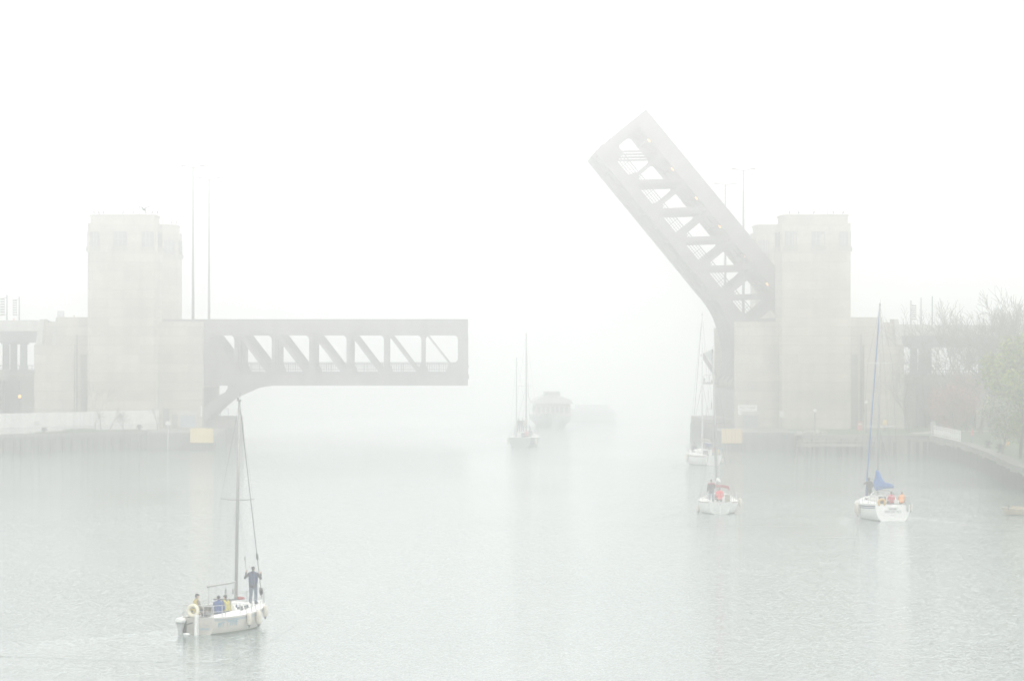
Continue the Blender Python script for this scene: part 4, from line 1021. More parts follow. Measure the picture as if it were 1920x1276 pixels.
# ---------------- boat 3: white sloop with maroon bimini, centre right
def boat_three():
    root = empty('sailing_boat', label='white sloop with maroon canopy seen from straight behind, left of the blue covered sloop', cat='sailing boat', group='sailing boats on the river')
    place(root, 1350, 964, 2.0); phi = R(2.0)
    h = Hull(9.0, 3.25, 1.75, 1.0, .98, 1.25, rake_t=.45, rake_b=1.0, dk=.32, full=.55)
    ho, do = hull_parts(root, h, GEL, DECKW, TEAK, (.0, .05), cock=(.06, .4, .3), sole=.45)
    co, sec = cabin_part(root, h, 3.7, 6.9, 1.15, .6, .5, .36, DECKW, wins=((.1, .4, .35, .72), (.46, .64, .36, .7)))
    mp, bo = rig(root, h, 4.9, 1.4, 13.1, (-.42, 0), ((7.2, 1.5),), r=(.085, .06), boom=(2.5, 1.6, 2.5, .05), fore_r=.03, wire_r=.01)
    sc = MB(); sc.tube([(0, 4.7, 2.62), (0.02, 3.2, 2.66), (.05, 1.7, 2.58)], [.15, .12, .07], 10); sc.build('sail_cover', WHITE, bo, smooth=True)
    rails(root, h, ts=(.05, .2, .36, .52, .68, .84), hh=.6, r=.016)
    def arch(y, w, z0, zt, r):
        return [(-w, y, z0), (-w, y, zt-.3), (-w*.9, y, zt-.08), (-w*.6, y, zt), (0, y, zt+.04), (w*.6, y, zt), (w*.9, y, zt-.08), (w, y, zt-.3), (w, y, z0)]
    fr = MB(); fr.tube(arch(3.2, .92, 1.0, 2.2, .02), .02, 6); fr.tube(arch(4.0, .9, 1.0, 2.12, .02), .02, 6); fo = fr.build('canopy_frame', CHROME, root)
    vv = []; ff = []
    a, b = arch(3.12, .93, 1.0, 2.24, 0)[1:-1], arch(4.1, .9, 1.0, 2.16, 0)[1:-1]
    a2 = [(x*.95, y+.02, z-.2) for x, y, z in a]
    vv = a + b + a2; n = len(a)
    for i in range(n-1): ff += [(i, i+1, n+i+1, n+i), (i, 2*n+i, 2*n+i+1, i+1)]
    low = [(x*.985, y, z-.02) for x, y, z in vv]; m_ = len(vv)
    cn = MB(); cn.add(vv + low, ff + [tuple(q+m_ for q in f[::-1]) for f in ff]); cn.build('canopy', REDC, root, smooth=True)
    rd = MB(); rd.box(-.03, .03, -.32, -.02, -.4, .75); rd.build('rudder', WHITE, root)
    vm = MB(); vm.box(-.02, .02, -.06, .02, .55, .85); vm.build('stern_mark', mat('grey_mark', (.3,.3,.3), .6, .05), ho)
    gb = MB(); gb.box(.42, .82, .18, .5, 1.0, 1.62); gb.build('stern_chest', mat('tan_cover', (.3, .27, .19), .8, .1), root, bevel=.03)
    ra = MB(); ra.tube([(-.3, 3.6, 2.25), (-.1, 4.3, 2.6), (.0, 4.75, 2.75)], .03); ra.build('vang', ALU_W, root)
    hang_fender(root, h, 3.6, -1, .02, 'dark ended fender low on the left side of the maroon canopied sloop', .55, .14, grp='fenders of the maroon canopied sloop')
    hang_fender(root, h, 3.4, 1, .55, 'pale fender with dark tip high on the right side of the maroon canopied sloop', .6, .15, grp='fenders of the maroon canopied sloop')
    person(wpos(root, (-.62, 2.1, .86)), -phi + R(6), 'person in dark jacket with maroon shoulders and jeans standing at the helm', top=(.035, .042, .05), legs=(.12, .16, .22), hat=(.07, .055, .045), yoke=(.3, .05, .07), hscale=1.06, arms={'R': ((.3, .1, 1.15), (.24, .35, 1.1))})
    person(wpos(root, (.02, 1.2, 1.08)), -phi, 'person in red jacket sitting at the stern of the maroon canopied sloop', 'sit', top=(.68, .03, .05), legs=(.04,.045,.05), hat=(.09,.08,.08), hscale=1.1)
    return root
boat_three()

# ---------------- boat 4: tall masted white sloop near the right pier
def boat_four():
    root = empty('sailing_boat', label='tall masted white boat with wooden trim and many crew beside the right pier', cat='sailing boat', group='sailing boats on the river')
    Y = place(root, 1338, 873, -9); phi = R(-9)
    h = Hull(11.0, 3.4, 1.7, 1.1, 1.15, 1.55, rake_t=.5, rake_b=1.2, dk=.35)
    ho, do = hull_parts(root, h, GEL, DECKW, TEAK, (.0, .09), cock=(.06, .36, .3), sole=.5)
    co, sec = cabin_part(root, h, 3.9, 8.2, 1.15, .6, .5, .4, DECKW, wins=((.1, .35, .35, .72), (.42, .62, .36, .7)))
    mp, bo = rig(root, h, 5.6, 1.6, 16.7, (0, 0), ((9.2, 1.7),), m=ALU_W, r=(.1, .07), boom=(2.5, 1.2, 2.5, 0), fore_r=.035, wire_r=.014, sp_m=ALU_W)
    sc = MB(); sc.tube([(0, 5.5, 2.7), (0, 3.2, 2.72), (0, 1.3, 2.6)], [.2, .17, .1], 10); sc.build('sail_cover', mat('tan_canvas', (.33, .29, .26), .9, .1), bo, smooth=True)
    rails(root, h, ts=(.05, .2, .35, .5, .65, .8), r=.02)
    hang_fender(root, h, 5.2, -1, .3, 'dark fender on the left side of the tall masted boat', .9, .16, grp='fenders of the tall masted boat')
    hang_fender(root, h, 1.6, 1, .3, 'small dark fender on the right side of the tall masted boat', .5, .14, grp='fenders of the tall masted boat')
    crew = [((.55, 4.9, 1.95), 'sit', (.1, .1, .3), 'person in violet blue jacket on the cabin roof of the tall masted boat', 1.0),
            ((.55, .8, 1.15), 'sit', (.5, .4, .12), 'person in yellow jacket at the stern of the tall masted boat', 1.0),
            ((.95, 1.3, 1.3), 'sit', (.1, .12, .2), 'person in grey blue jacket beside the yellow one at the stern', 1.0),
            ((.62, 2.0, 1.25), 'sit', (.45, .12, .14), 'person in red top sitting behind the nearer mast line', 1.0),
            ((-.6, 6.6, 1.35), 'sit', (.06, .07, .07), 'person in dark clothes crouching on the left deck of the tall masted boat', 1.0),
            ((-.3, 8.4, 1.45), 'sit', (.2, .2, .21), 'person in pale grey sitting toward the bow of the tall masted boat', 1.0)]
    for p, po, c, lb, s in crew:
        person(wpos(root, p), -phi, lb, po, top=c, legs=(.05,.05,.07), hat=(.05,.05,.05), detail=0, hscale=s, group=None)
boat_four()

# ---------------- boat 5: ketch in the middle, deep in the fog
def boat_five():
    root = empty('sailing_boat', label='two masted boat in the gap between the leaves, deep in the fog', cat='sailing boat', group='sailing boats on the river')
    place(root, 975, 838, 8); phi = R(8)
    m = mat('grey_green_hull', (.3, .33, .32), .4, .08, 1)
    h = Hull(11.5, 3.9, 2.9, 1.25, 1.2, 1.6, rake_t=.2, rake_b=1.2, dk=.35)
    ho, do = hull_parts(root, h, m, DECKW, WOOD_D, (.0, .05), cock=(.06, .36, .3), sole=.6)
    co, sec = cabin_part(root, h, 3.9, 8.4, 1.25, .7, .6, .45, DECKW, wins=((.1, .35, .35, .72), (.42, .62, .36, .7)))
    mp, bo = rig(root, h, 7.0, 1.7, 14.6, (0, 0), ((7.8, 1.9),), m=ALU, r=(.11, .08), boom=(2.8, 2.6, 2.8, .1), fore_r=.03, wire_r=.014, backstay=False)
    sc = MB(); sc.tube([(0, 6.9, 3.6), (0, 6.4, 3.1), (.05, 4.6, 3.0), (.1, 2.7, 2.9)], [.1, .24, .2, .1], 10); sc.build('sail_cover', mat('tan_canvas', (.33, .29, .26), .9, .1), bo, smooth=True)
    mz = MB(); mz.tube([(-.55, .9, 1.3), (-.55, .9, 11.6)], [.08, .05], 8); mz.build('mizzen_mast', ALU, root)
    for x in (-1.5, 1.3): line(root, 'mizzen_shroud', (x, .8, 1.3), (-.55, .9, 11.4), .014)
    rails(root, h, ts=(.05, .2, .35, .5, .65, .8), r=.02)
    bm_ = MB(); bm_.box(-1.0, 1.0, 2.3, 3.6, 2.55, 2.65); [bm_.tube([(x, y, 1.3), (x, y, 2.55)], .03) for x in (-.95, .95) for y in (2.35, 3.5)]; bm_.build('canopy', mat('blue_grey_canvas', (.13, .17, .2), .9, .1), root)
    hang_fender(root, h, 2.0, 1, .3, 'dark fender at the right side of the two masted boat', .8, .16, grp='fenders of the two masted boat')
    hang_fender(root, h, 2.4, -1, .3, 'dark fender at the left side of the two masted boat', .8, .16, grp='fenders of the two masted boat')
    for p, po, c, lb in [((-.7, 4.6, 1.85), 'stand', (.08, .09, .1), 'person in dark clothes standing left on the two masted boat'), ((-.25, 5.2, 1.85), 'stand', (.12, .12, .13), 'person standing close to the main mast of the two masted boat'),
                         ((1.1, 1.8, 1.4), 'sit', (.07, .07, .08), 'person in dark top sitting at the right rail of the two masted boat'), ((.75, .9, 1.35), 'sit', (.45, .15, .16), 'person in faded red sitting at the stern of the two masted boat')]:
        person(wpos(root, p), -phi, lb, po, top=c, legs=(.06,.06,.08), hat=(.06,.05,.05), detail=0)
boat_five()

# ---------------- tour boat coming in from the lake
def tour_boat():
    Y = HC*FPX/(803-HZY); x = PX(1038, Y)
    root = empty('tour_boat', (x, Y, 0), 0, 'wide two deck tour boat, ghostly shape right of the two masted boat', 'tour boat')
    hm = mat('pale_green_hull', (.36, .39, .385), .5, .1, 1)
    vv = []; ff = []; n = 12
    for i in range(n+1):
        t = i/n; b = 3.2*math.sin(min(1, t*1.5+.02)*math.pi/2)**.7; z = 1.75 + .55*(1-t)**2; y = -1.5 + 24*t
        vv += [(-b, y, z), (-b*.98, y+.4, z*.55), (-b*.62, y+.9*(1-t)+.3, -.2), (b*.62, y+.9*(1-t)+.3, -.2), (b*.98, y+.4, z*.55), (b, y, z)]
    for i in range(n):
        for k in range(5): ff.append((i*6+k, i*6+k+1, (i+1)*6+k+1, (i+1)*6+k))
    ff += [tuple(range(6)), tuple(n*6+k for k in range(5, -1, -1))]
    a = MB(); a.add(vv, ff); ho = a.build('hull', hm, root)
    g = MB()
    for sd in (0, 5): g.tube([Vector(vv[i*6+sd]) + Vector((0, 0, .08)) for i in range(n+1)], .12, 6)
    g.tube([Vector(vv[0]) + Vector((0,0,.08)), Vector(vv[5]) + Vector((0,0,.08))], .12, 6); g.build('gunwale', CONC_L, ho)
    d = MB(); d.add([vv[i*6] for i in range(n+1)] + [vv[i*6+5] for i in range(n+1)], [(i, i+1, n+1+i+1, n+1+i) for i in range(n)]); d.build('deck', CONC_L, root)
    sal = mat('salmon_panel', (.48, .42, .4), .6, .1, 1)
    c = MB(); c.box(-2.75, 2.75, 3.5, 19, 1.8, 3.75); co = c.build('cabin', sal, root, bevel=.1)
    for i in range(7):
        w_ = MB(); xx = -2.45 + .72*i; w_.box(xx, xx+.5, 3.45, 3.49, 2.35, 3.4); w_.build('window', BLIND, co)
    for s in (-1, 1):
        for i in range(9): w_ = MB(); w_.box(s*2.76, s*2.8, 4.2+1.6*i, 5.4+1.6*i, 2.4, 3.4); w_.build('window', BLIND, co)
    r = MB(); prof = [(-3.25, 3.8), (-2.9, 4.3), (-2.0, 4.7), (-1.0, 4.95), (1.0, 4.95), (2.0, 4.7), (2.9, 4.3), (3.25, 3.8)]; r.prism_xz(prof, 3.0, 19.6); ro = r.build('roof', mat('pale_roof', (.4, .385, .37), .6, .05), root)
    u = MB(); u.box(-1.35, 1.25, 6, 9, 4.96, 5.7); uo = u.build('wheelhouse', CONC_L, ro, bevel=.08); q = MB(); q.box(-1.1, 1.0, 5.96, 5.99, 5.15, 5.55); q.build('window', BLIND, uo)
tour_boat()

PALE_W = mat('pale_breakwater', (.5, .52, .52), .9, .06, .5)
def breakwater():
    Y = 640.0
    root = empty('breakwater', (PX(1110, Y), Y, 0), 0, 'long low harbour wall barely visible behind the tour boat', 'wall')
    b = MB(); b.prism_xz([(-4.5, -1), (4.2, -1), (4.0, 1.6), (-4.2, 1.6)], 0, 5); b.build('base', PALE_W, root)
    b = MB(); b.box(-4.1, 3.9, .8, 4.6, 1.6, 1.9); b.box(-2.8, 3.0, 2, 4, 1.9, 2.6); b.build('upper_wall', PALE_W, root)
breakwater()

# ---------------- wakes: raised ripples on the water sheet trailing each moving boat
def wake(px, wy, phi, L, B, length, amp, seed):
    Y = HC*FPX/(wy-HZY); x0 = PX(px, Y); ph = R(phi); rr = np.random.RandomState(seed)
    mb = MB(); nx, ny = 120, 150
    us = np.linspace(-1, 1, nx); vs_ = np.linspace(-length, L*.95, ny)
    comp = [(rr.uniform(.5, 1.6), rr.uniform(-1.0, 1.0), rr.uniform(0, 6.28)) for _ in range(9)]
    P = []
    for v in vs_:
        hw = B*.5 + .9 + max(0, (L*.9 - v))*.3
        for u in us:
            x = u*hw; y = v
            arm = B*.5 + (L*.9 - y)*.24                   # where the bow wave runs
            e = math.exp(-((abs(x)-arm)/(.45 + .03*(L-y)))**2)*math.exp(-max(0, -y)/(length*.55))
            st = math.exp(-(x/(B*.45 + max(0, -y)*.06))**2)*(1 if y < .2 else 0)*math.exp(-max(0, -y)/(length*.35))
            n = sum(math.sin(2*math.pi*(y*math.cos(a) + abs(x)*math.sin(a)*1.2)/lam + p) for lam, a, p in comp)/4.0
            edge = min(1, (1-abs(u))*5)*min(1, (v+length)/2.5)*min(1, max(0, (L*.95-v))/1.0)
            z = .004 + amp*edge*max(0, (e*(.55+.6*n) + st*(.35+.8*n)))
            P.append((x0 + x*math.cos(ph) + y*math.sin(ph), Y - x*math.sin(ph) + y*math.cos(ph), z))
    F = [(j*nx+i, j*nx+i+1, (j+1)*nx+i+1, (j+1)*nx+i) for j in range(ny-1) for i in range(nx-1)]
    mb.v = P; mb.f = F; mb.mi = [0]*len(F)
    o = mb.build('water_wake', bpy.data.materials['river_water'], smooth=True); tag(o, kind='structure')
wake(371, 1190, 22.3, 7.2, 2.4, 14, .06, 1)
wake(1674, 977, -5.2, 10.4, 3.5, 22, .04, 2)
wake(1350, 964, 2.0, 9.0, 3.2, 18, .03, 3)
wake(1338, 873, -9, 11, 3.4, 20, .03, 4)
# ------------------------------------------------------------------ banks
def sheet(name, pts, z, m, zf=None):
    mb = MB(); mb.add([(x, y, zf(x, y) if zf else z) for x, y in pts], [tuple(range(len(pts)))])
    o = mb.build(name, m); tag(o, kind='structure'); return o
def quay_wall(pts, label, z=2.3, mats=QUAY, side=1, piles=True, step=1.9):
    root = empty('quay_wall', (pts[0][0], pts[0][1], 0), 0, label, 'quay wall', 'quay walls along the river')
    o = Vector((pts[0][0], pts[0][1], 0)); b = MB(); c = MB(); p = MB()
    for (xa, ya), (xb, yb) in zip(pts[:-1], pts[1:]):
        a, e = Vector((xa, ya, 0)) - o, Vector((xb, yb, 0)) - o; d = (e - a); L = d.length; d.normalize(); n = Vector((d.y, -d.x, 0)) * side
        def strip(mb, off0, off1, z0, z1, s0=0, s1=None):
            s1 = L if s1 is None else s1
            q = [a + d*s0 + n*off0, a + d*s1 + n*off0, a + d*s1 + n*off1, a + d*s0 + n*off1]
            mb.add([(v.x, v.y, z0) for v in q] + [(v.x, v.y, z1) for v in q], [(0,1,2,3),(4,5,6,7),(0,1,5,4),(1,2,6,5),(2,3,7,6),(3,0,4,7)])
        strip(b, 0, -1.2, -2, z - .36); strip(c, .1, -1.25, z - .35, z)
        if piles:
            k = 0.3
            rr = random.Random(int(xa*10))
            while k < L - .3:
                strip(p, .16, .0, -1, z - .5 - rr.uniform(0, .35), k, k + rr.uniform(.28, .5)); k += step*rr.uniform(.55, 1.2)
    b.build('wall_body', mats, root); c.build('coping', STONE_D, root)
    if piles: p.build('fender_piles', WOOD_D, root)
    return root
LQ = [(-130, 356.0), (-53.5, 457.5), (-36.55, 480)]
quay_wall(LQ, 'dark stained quay wall under the white wall on the left bank', side=1)
RQ = [(44.8, 456.5), (59.8, 453.5), (59.4, 426), (57.4, 390), (54.4, 354), (53, 325), (52, 250), (52, 150)]
quay_wall(RQ, 'weathered quay wall curving toward the viewer along the right bank', mats=mat('weathered_concrete', (.22, .215, .185), .9, .3, .8, stretch=(1.5, 1.5, .25)), side=1, step=1.5)
PAVE = mat('quay_paving', (.2, .2, .19), .9, .2, .8)
sheet('pavement', [(-129, 358), (-54.2, 458.5), (-36.8, 481), (-36.8, 545), (-500, 545), (-500, 358)], 2.285, PAVE)
sheet('lawn', [(45, 458), (60.6, 454.6), (60.4, 426), (58.4, 390), (55.4, 354), (54, 325), (53, 250), (53, 150), (500, 150), (500, 545), (45, 545)], 2.285, GRASS)
sheet('path', [(62, 462), (66, 473), (120, 473), (120, 478), (64, 478), (59, 466), (59, 462)], 2.292, mat('gravel_path', (.42, .4, .36), .9, .1, 2))

def white_wall():
    p0, p1 = Vector((-60, 452.8, 0)), Vector((-36.1, 484.3, 0)); d = (p1 - p0); L = d.length; d.normalize(); ang = math.atan2(d.y, d.x)
    root = empty('white_wall', p0 + Vector((0, 0, 2.29)), ang, 'long low whitewashed wall in front of the left tower', 'wall')
    W = concrete_mat('whitewashed_concrete', (.66, .665, .65), 6.0, .12)
    n = 11; w_ = L/n; rr = random.Random(5)
    b = MB()
    for i in range(n): b.box(i*w_+.02, (i+1)*w_-.02, 0, .35 + .01*(i % 3), 0, 2.5 + .03*rr.random())
    b.box(0, L, .05, .3, -.3, 2.4); b.build('panels', W, root)
    for k in (4.6, 9.3):
        s = MB(); x = w_*k; s.box(x-.5, x+.5, -.02, .0, .9, 1.5); s.build('patch', CONC_L, root)
white_wall()

def bollard(x, y, label, s=1.0):
    root = empty('bollard', (x, y, 2.29), 0, label, 'bollard', 'bollards on the quays'); root.scale = (s, s, s)
    MB().lathe((0,0,0), [(.34,0),(.34,.08),(.2,.12),(.18,.5),(.3,.56),(.31,.66),(.2,.74)], 12).build('post', BLACK, root, smooth=True)
    MB().tube([(-.42,0,.42),(.42,0,.42)], .07, 8).build('cross_bar', BLACK, root)
bollard(-48.9, 464.5, 'dark bollard at the foot of the white wall, left one'); bollard(-38.2, 478.6, 'dark bollard at the foot of the white wall, right one')
bollard(PX(1853, 404), 404, 'small dark bollard on the curved right quay, farther one', 1.1); bollard(PX(1876, 388), 388, 'dark bollard on the curved right quay, nearer one', 1.25)

def post_sign():
    Y = 470
    root = empty('post_sign', (PX(317, Y), Y, 2.3), 0, 'small white sign on a bent pole at the left pier corner', 'sign')
    MB().tube([(-.1, -1.75, -2.2), (.02, -1.75, -.2), (0, -1.75, 1.0)], .09, 8).build('pole', POLE, root)
    MB().box(-.3, .3, -1.9, -1.86, .95, 1.4).build('plate', WHITE, root)
post_sign()
def landing():
    root = empty('landing_stage', (45, 456, 0), 0, 'low timber landing stage along the foot of the right tower', 'landing stage')
    wd = mat('grey_timber', (.26, .25, .21), .85, .25, 2, stretch=(.3, 3, 3))
    b = MB()
    for i in range(5): b.box(-1.5, 8.2, -1.7 + .34*i, -1.4 + .34*i, 1.5, 1.62)
    b.build('planks', wd, root)
    b = MB(); b.box(-1.5, 8.2, -1.75, -1.6, .95, 1.3); b.build('beam', wd, root)
    for i in range(6): MB().tube([(-1.2 + 1.8*i, -1.5, -1.5), (-1.2 + 1.8*i, -1.5, 1.9)], .16, 8).build('pile', WOOD_D, root)
    rk = random.Random(4); r = MB()
    for i in range(26): r.ball((rk.uniform(-.9, 2.6), rk.uniform(.6, 2.0), 2.3 + rk.uniform(0, .35)), (rk.uniform(.2,.45), .3, rk.uniform(.15,.35)), 7, 5)
    r.build('rubble', mat('rubble_stone', (.34, .33, .29), .9, .2, 2), root)
landing()
def globe_lamp(px, Y, top, label):
    root = empty('globe_lamp', (PX(px, Y), Y, 2.29), 0, label, 'lamp post', 'short lamp posts on the right bank')
    h = PZ(top, Y) - 2.29
    MB().lathe((0,0,0), [(.18,0),(.18,.3),(.08,.45),(.06,h-.35),(.1,h-.3)], 10).build('post', RAIL, root, smooth=True)
    MB().ball((0,0,h-.1), .22, 12, 8).build('globe', WHITE, root, smooth=True)
globe_lamp(1528, 461, 768, 'short globe lamp in front of the right tower'); globe_lamp(1624, 468, 752, 'short globe lamp in front of the right abutment')

def gangway():
    a, e = Vector((60.1, 452.5, 2.29)), Vector((59.75, 426.5, 2.29)); L = (e-a).length
    root = empty('railing', a, math.atan2(e.y-a.y, e.x-a.x), 'white criss cross railing at the corner of the right quay', 'railing')
    r = MB()
    for z in (.12, 1.25, 1.05): r.tube([(0,0,z),(L,0,z)], .055, 6)
    r.build('rails', WHITE, root)
    for i in range(14):
        MB().tube([(L*i/13,0,0),(L*i/13,0,1.28)], .06, 6).build('post', WHITE, root)
    x = MB()
    for i in range(13): x.tube([(L*i/13,0,.12),(L*(i+1)/13,0,1.05)], .035, 5); x.tube([(L*(i+1)/13,0,.12),(L*i/13,0,1.05)], .035, 5)
    x.build('lattice', WHITE, root)
    g = MB(); g.box(-.5, .5, -.25, .25, 0, 1.7); g.build('end_post', CONC_L, root)
gangway()
def red_panel():
    Y = 466
    root = empty('life_ring_post', (PX(1612, Y), Y, 2.29), 0, 'faded red rescue panel on the wall of the right abutment', 'rescue board')
    MB().box(-.32, .32, 0, .08, .35, 1.45).build('panel', mat('faded_red', (.5, .16, .15), .7, .1, 2), root)
    MB().box(-.05, .05, .09, .17, 0, 1.6).build('post', POLE, root); b = MB(); b.box(-.22, .22, -.02, -.001, 1.05, 1.2); b.build('white_band', WHITE, root)
red_panel()
def marker():
    Y = 412
    root = empty('marker_post', (PX(1890, Y), Y, 2.29), 0, 'short orange marker post on the lawn at the right edge', 'marker post')
    MB().lathe((0,0,0), [(.2,0),(.22,.05),(.15,.12),(.15,.78),(.1,.86)], 10).build('body', mat('orange_plastic', (.8,.33,.04), .5, .05), root, smooth=True)
    MB().lathe((0,0,.5), [(.153,0),(.153,.12)], 10).build('band', WHITE, root)
marker()
person((PX(1823, 425), 425, 2.3), R(60), 'person in pink top standing on the quay edge of the right lawn', top=(.62, .22, .24), legs=(.2, .25, .3), hat=(.5,.42,.34), detail=0, hscale=.92)
person((PX(1659, 474), 474, 2.3), R(-30), 'person in yellow jacket standing against the right abutment', top=(.72, .5, .12), legs=(.06, .07, .1), hat=(.06,.05,.04), detail=0, hscale=.95, lean=R(12))

# small wooden skiff cut by the right edge of the view
def skiff():
    Y = HC*FPX/(966-HZY)
    root = empty('wooden_skiff', (PX(1902, Y)+3.6, Y, 0), R(80), 'small tan wooden skiff at the right edge', 'rowing boat')
    wd = mat('tan_planking', (.45, .38, .27), .7, .2, 2, stretch=(3, .4, 3))
    h = Hull(4.6, 1.5, .9, .42, .4, .62, rake_t=0, rake_b=.4, dk=.15)
    ho, do = hull_parts(root, h, wd, wd, None, cock=(.12, .8, .3), sole=.1, nt_=12, nu=6)
    for y in (1.1, 2.2, 3.2): MB().box(-.45, .45, y, y+.25, .34, .39).build('thwart', wd, root)
    g = MB(); g.ball((.1, 3.75, .5), (.2, .25, .16)); g.build('bundle', mat('dark_bundle', (.06,.07,.08), .9, .1), root, smooth=True)
    b = MB(); b.tube([(-.5, 4.0, .45), (-.56, 4.0, .8)], .03); b.tube([(.5, 4.0, .45), (.56, 4.0, .8)], .03); b.build('rowlock', BLACK, root)
skiff()

# ------------------------------------------------------------------ things on the upper decks
def signal_pole(px, Y, top, label, panel=None, z0=15.0):
    root = empty('signal_pole', (PX(px, Y), Y, z0), 0, label, 'signal pole', 'poles on the approach decks')
    h = PZ(top, Y) - z0
    MB().tube([(0,0,-.3),(0,0,h)], [.11,.07], 8).build('pole', RAIL, root)
    if panel:
        dx, zt, zb_ = panel; zt = PZ(zt, Y) - z0; zb_ = PZ(zb_, Y) - z0
        f = MB(); f.box(dx-.28, dx-.24, -.03, .03, zb_, zt); f.box(dx+.24, dx+.28, -.03, .03, zb_, zt); f.tube([(dx, 0, zt-.1), (0, 0, zt)], .03); f.tube([(dx, 0, zb_+.1), (0, 0, zb_+.1)], .03); fo = f.build('panel_frame', RAIL, root)
        n = 7; s = MB()
        for i in range(n): z = zb_ + (zt-zb_)*(i+.2)/n; s.box(dx-.235, dx+.235, -.05, .05, z, z + (zt-zb_)/n*.55)
        s.build('slats', RAIL, fo)
signal_pole(13, 497, 553, 'left signal pole with slatted panel at the left edge', (-.6, 558, 592))
signal_pole(36, 510, 556, 'signal pole with slatted panel, right one of the two by the orange worker', (-.6, 561, 592))
signal_pole(1708, 497, 563, 'thin pole with slatted panel on the right viaduct', (.42, 571, 600), 14.4)
signal_pole(1727, 505, 558, 'plain thin pole between the slatted one and the tall one, right viaduct', None, 14.4)
signal_pole(1748, 497, 555, 'tall thin pole with small lamp bracket on the right viaduct', None, 14.4)
person((PX(26, 496.2), 496.2, 15.0), R(20), 'person in orange vest on the upper deck at the left edge', top=(.9, .2, .06), legs=(.9, .2, .06), hat=(.6,.3,.2), detail=0)
person((PX(139, 491.5), 491.5, 15.35), R(10), 'person in orange vest behind the parapet left of the front tower', top=(.9, .22, .08), legs=(.1,.1,.12), hat=(.05,.05,.05), detail=0)
def frame_on_roof():
    root = empty('safety_frame', (PX(114, 489.6), 489.6, 16.83), 0, 'small square metal frame on the left abutment', 'railing')
    f = MB()
    for x in (-.42, .42): f.box(x-.04, x+.04, 0, .08, 0, .85)
    f.box(-.38, .38, 0, .08, .77, .85); f.build('frame', POLE, root); MB().box(-.38, .38, .03, .05, .02, .76).build('mesh_panel', mat('pale_mesh', (.5,.52,.56), .6, .05), root)
frame_on_roof()
def car(px, Y, z, col, label, rz=0):
    root = empty('car', (PX(px, Y), Y, z), rz, label, 'car', 'cars waiting on the upper decks')
    m = mat('car_paint_%.2f_%.2f' % col[:2], col, .35, .03, 1)
    b = MB(); prof = [(-2.2,.35),(-2.25,.75),(-2.1,.95),(-1.2,1.02),(1.2,1.0),(2.15,.82),(2.25,.5),(2.2,.32)]
    b.prism_xz(prof, -.88, .88); bo = b.build('body', m, root, bevel=.06)
    c = MB(); c.prism_xz([(-1.75,1.0),(-1.35,1.5),(.35,1.52),(1.15,1.0)], -.74, .74); c.build('cabin', m, root, bevel=.06)
    for s in (-1, 1):
        g = MB(); g.prism_xz([(-1.5,1.06),(-1.2,1.42),(-.45,1.44),(-.45,1.06)], s*.745, s*.755); g.build('window', DARKGLASS, root)
        g = MB(); g.prism_xz([(-.35,1.06),(-.35,1.44),(.28,1.44),(.9,1.06)], s*.745, s*.755); g.build('window', DARKGLASS, root)
    for x in (-1.35, 1.4):
        for s in (-1, 1):
            t = MB(); t.torus((x, s*.8, .32), .22, .1, 'Y', 16, 6); to = t.build('wheel', BLACK, root); r = MB(); r.tube([(x, s*.72, .32), (x, s*.88, .32)], .17, 12); r.build('rim', POLE, to)
car(60, 499, 15.02, (.3, .31, .33), 'grey car on the left upper deck, nearer to the tower'); car(86, 506, 15.02, (.12, .13, .15), 'dark car on the left upper deck behind the parapet')
car(1697, 499, 14.42, (.2, .2, .22), 'dark car on the right viaduct, leftmost'); car(1716, 503, 14.42, (.33, .34, .36), 'grey car on the right viaduct under the slatted pole', R(4)); car(1734, 508, 14.42, (.16, .17, .2), 'dark blue car on the right viaduct, rightmost')
def pillar():
    Y = 515
    root = empty('deck_pillar', (PX(1910, Y), Y, 14.4), 0, 'pale slender pillar above the viaduct at the right edge', 'pillar')
    MB().box(-.3, .3, -.3, .3, 0, 4.2).build('shaft', CONC_L, root, bevel=.03); MB().box(-.36, .36, -.36, .36, 4.2, 4.4).build('cap', CONC_L, root)
pillar()
def inspection_platform():
    Y = 519.0
    root = empty('inspection_platform', (PX(1340, Y), Y, PZ(716, Y)), 0, 'small steel platform sticking out of the right pier below the raised leaf', 'platform')
    p = MB(); p.box(-1.6, 0.6, 0, 1.5, -.28, 0); p.box(-1.55, -1.3, .1, .5, 0, .55); p.box(-.5, -.2, .1, .4, 0, .3); p.build('deck', STEEL, root)
    r = MB(); [r.tube([(x, .05, 0), (x, .05, .95)], .03) for x in (-1.5, -.8, -.1)]; r.tube([(-1.5, .05, .95), (.3, .05, .95)], .03); r.build('rail', RAIL, root)
    b = MB(); b.bar((-1.75, .6, 3.9), (.1, .6, 1.1), .5, .55); b.build('strut', STEEL, root)
    g = MB(); g.prism_xz([(-1.5, 3.95), (-.3, 4.6), (-.1, 4.5), (-.1, 2.4)], .7, .78); g.build('glazed_panel', mat('pale_green_glass', (.5, .62, .62), .3, .05), root)
inspection_platform()

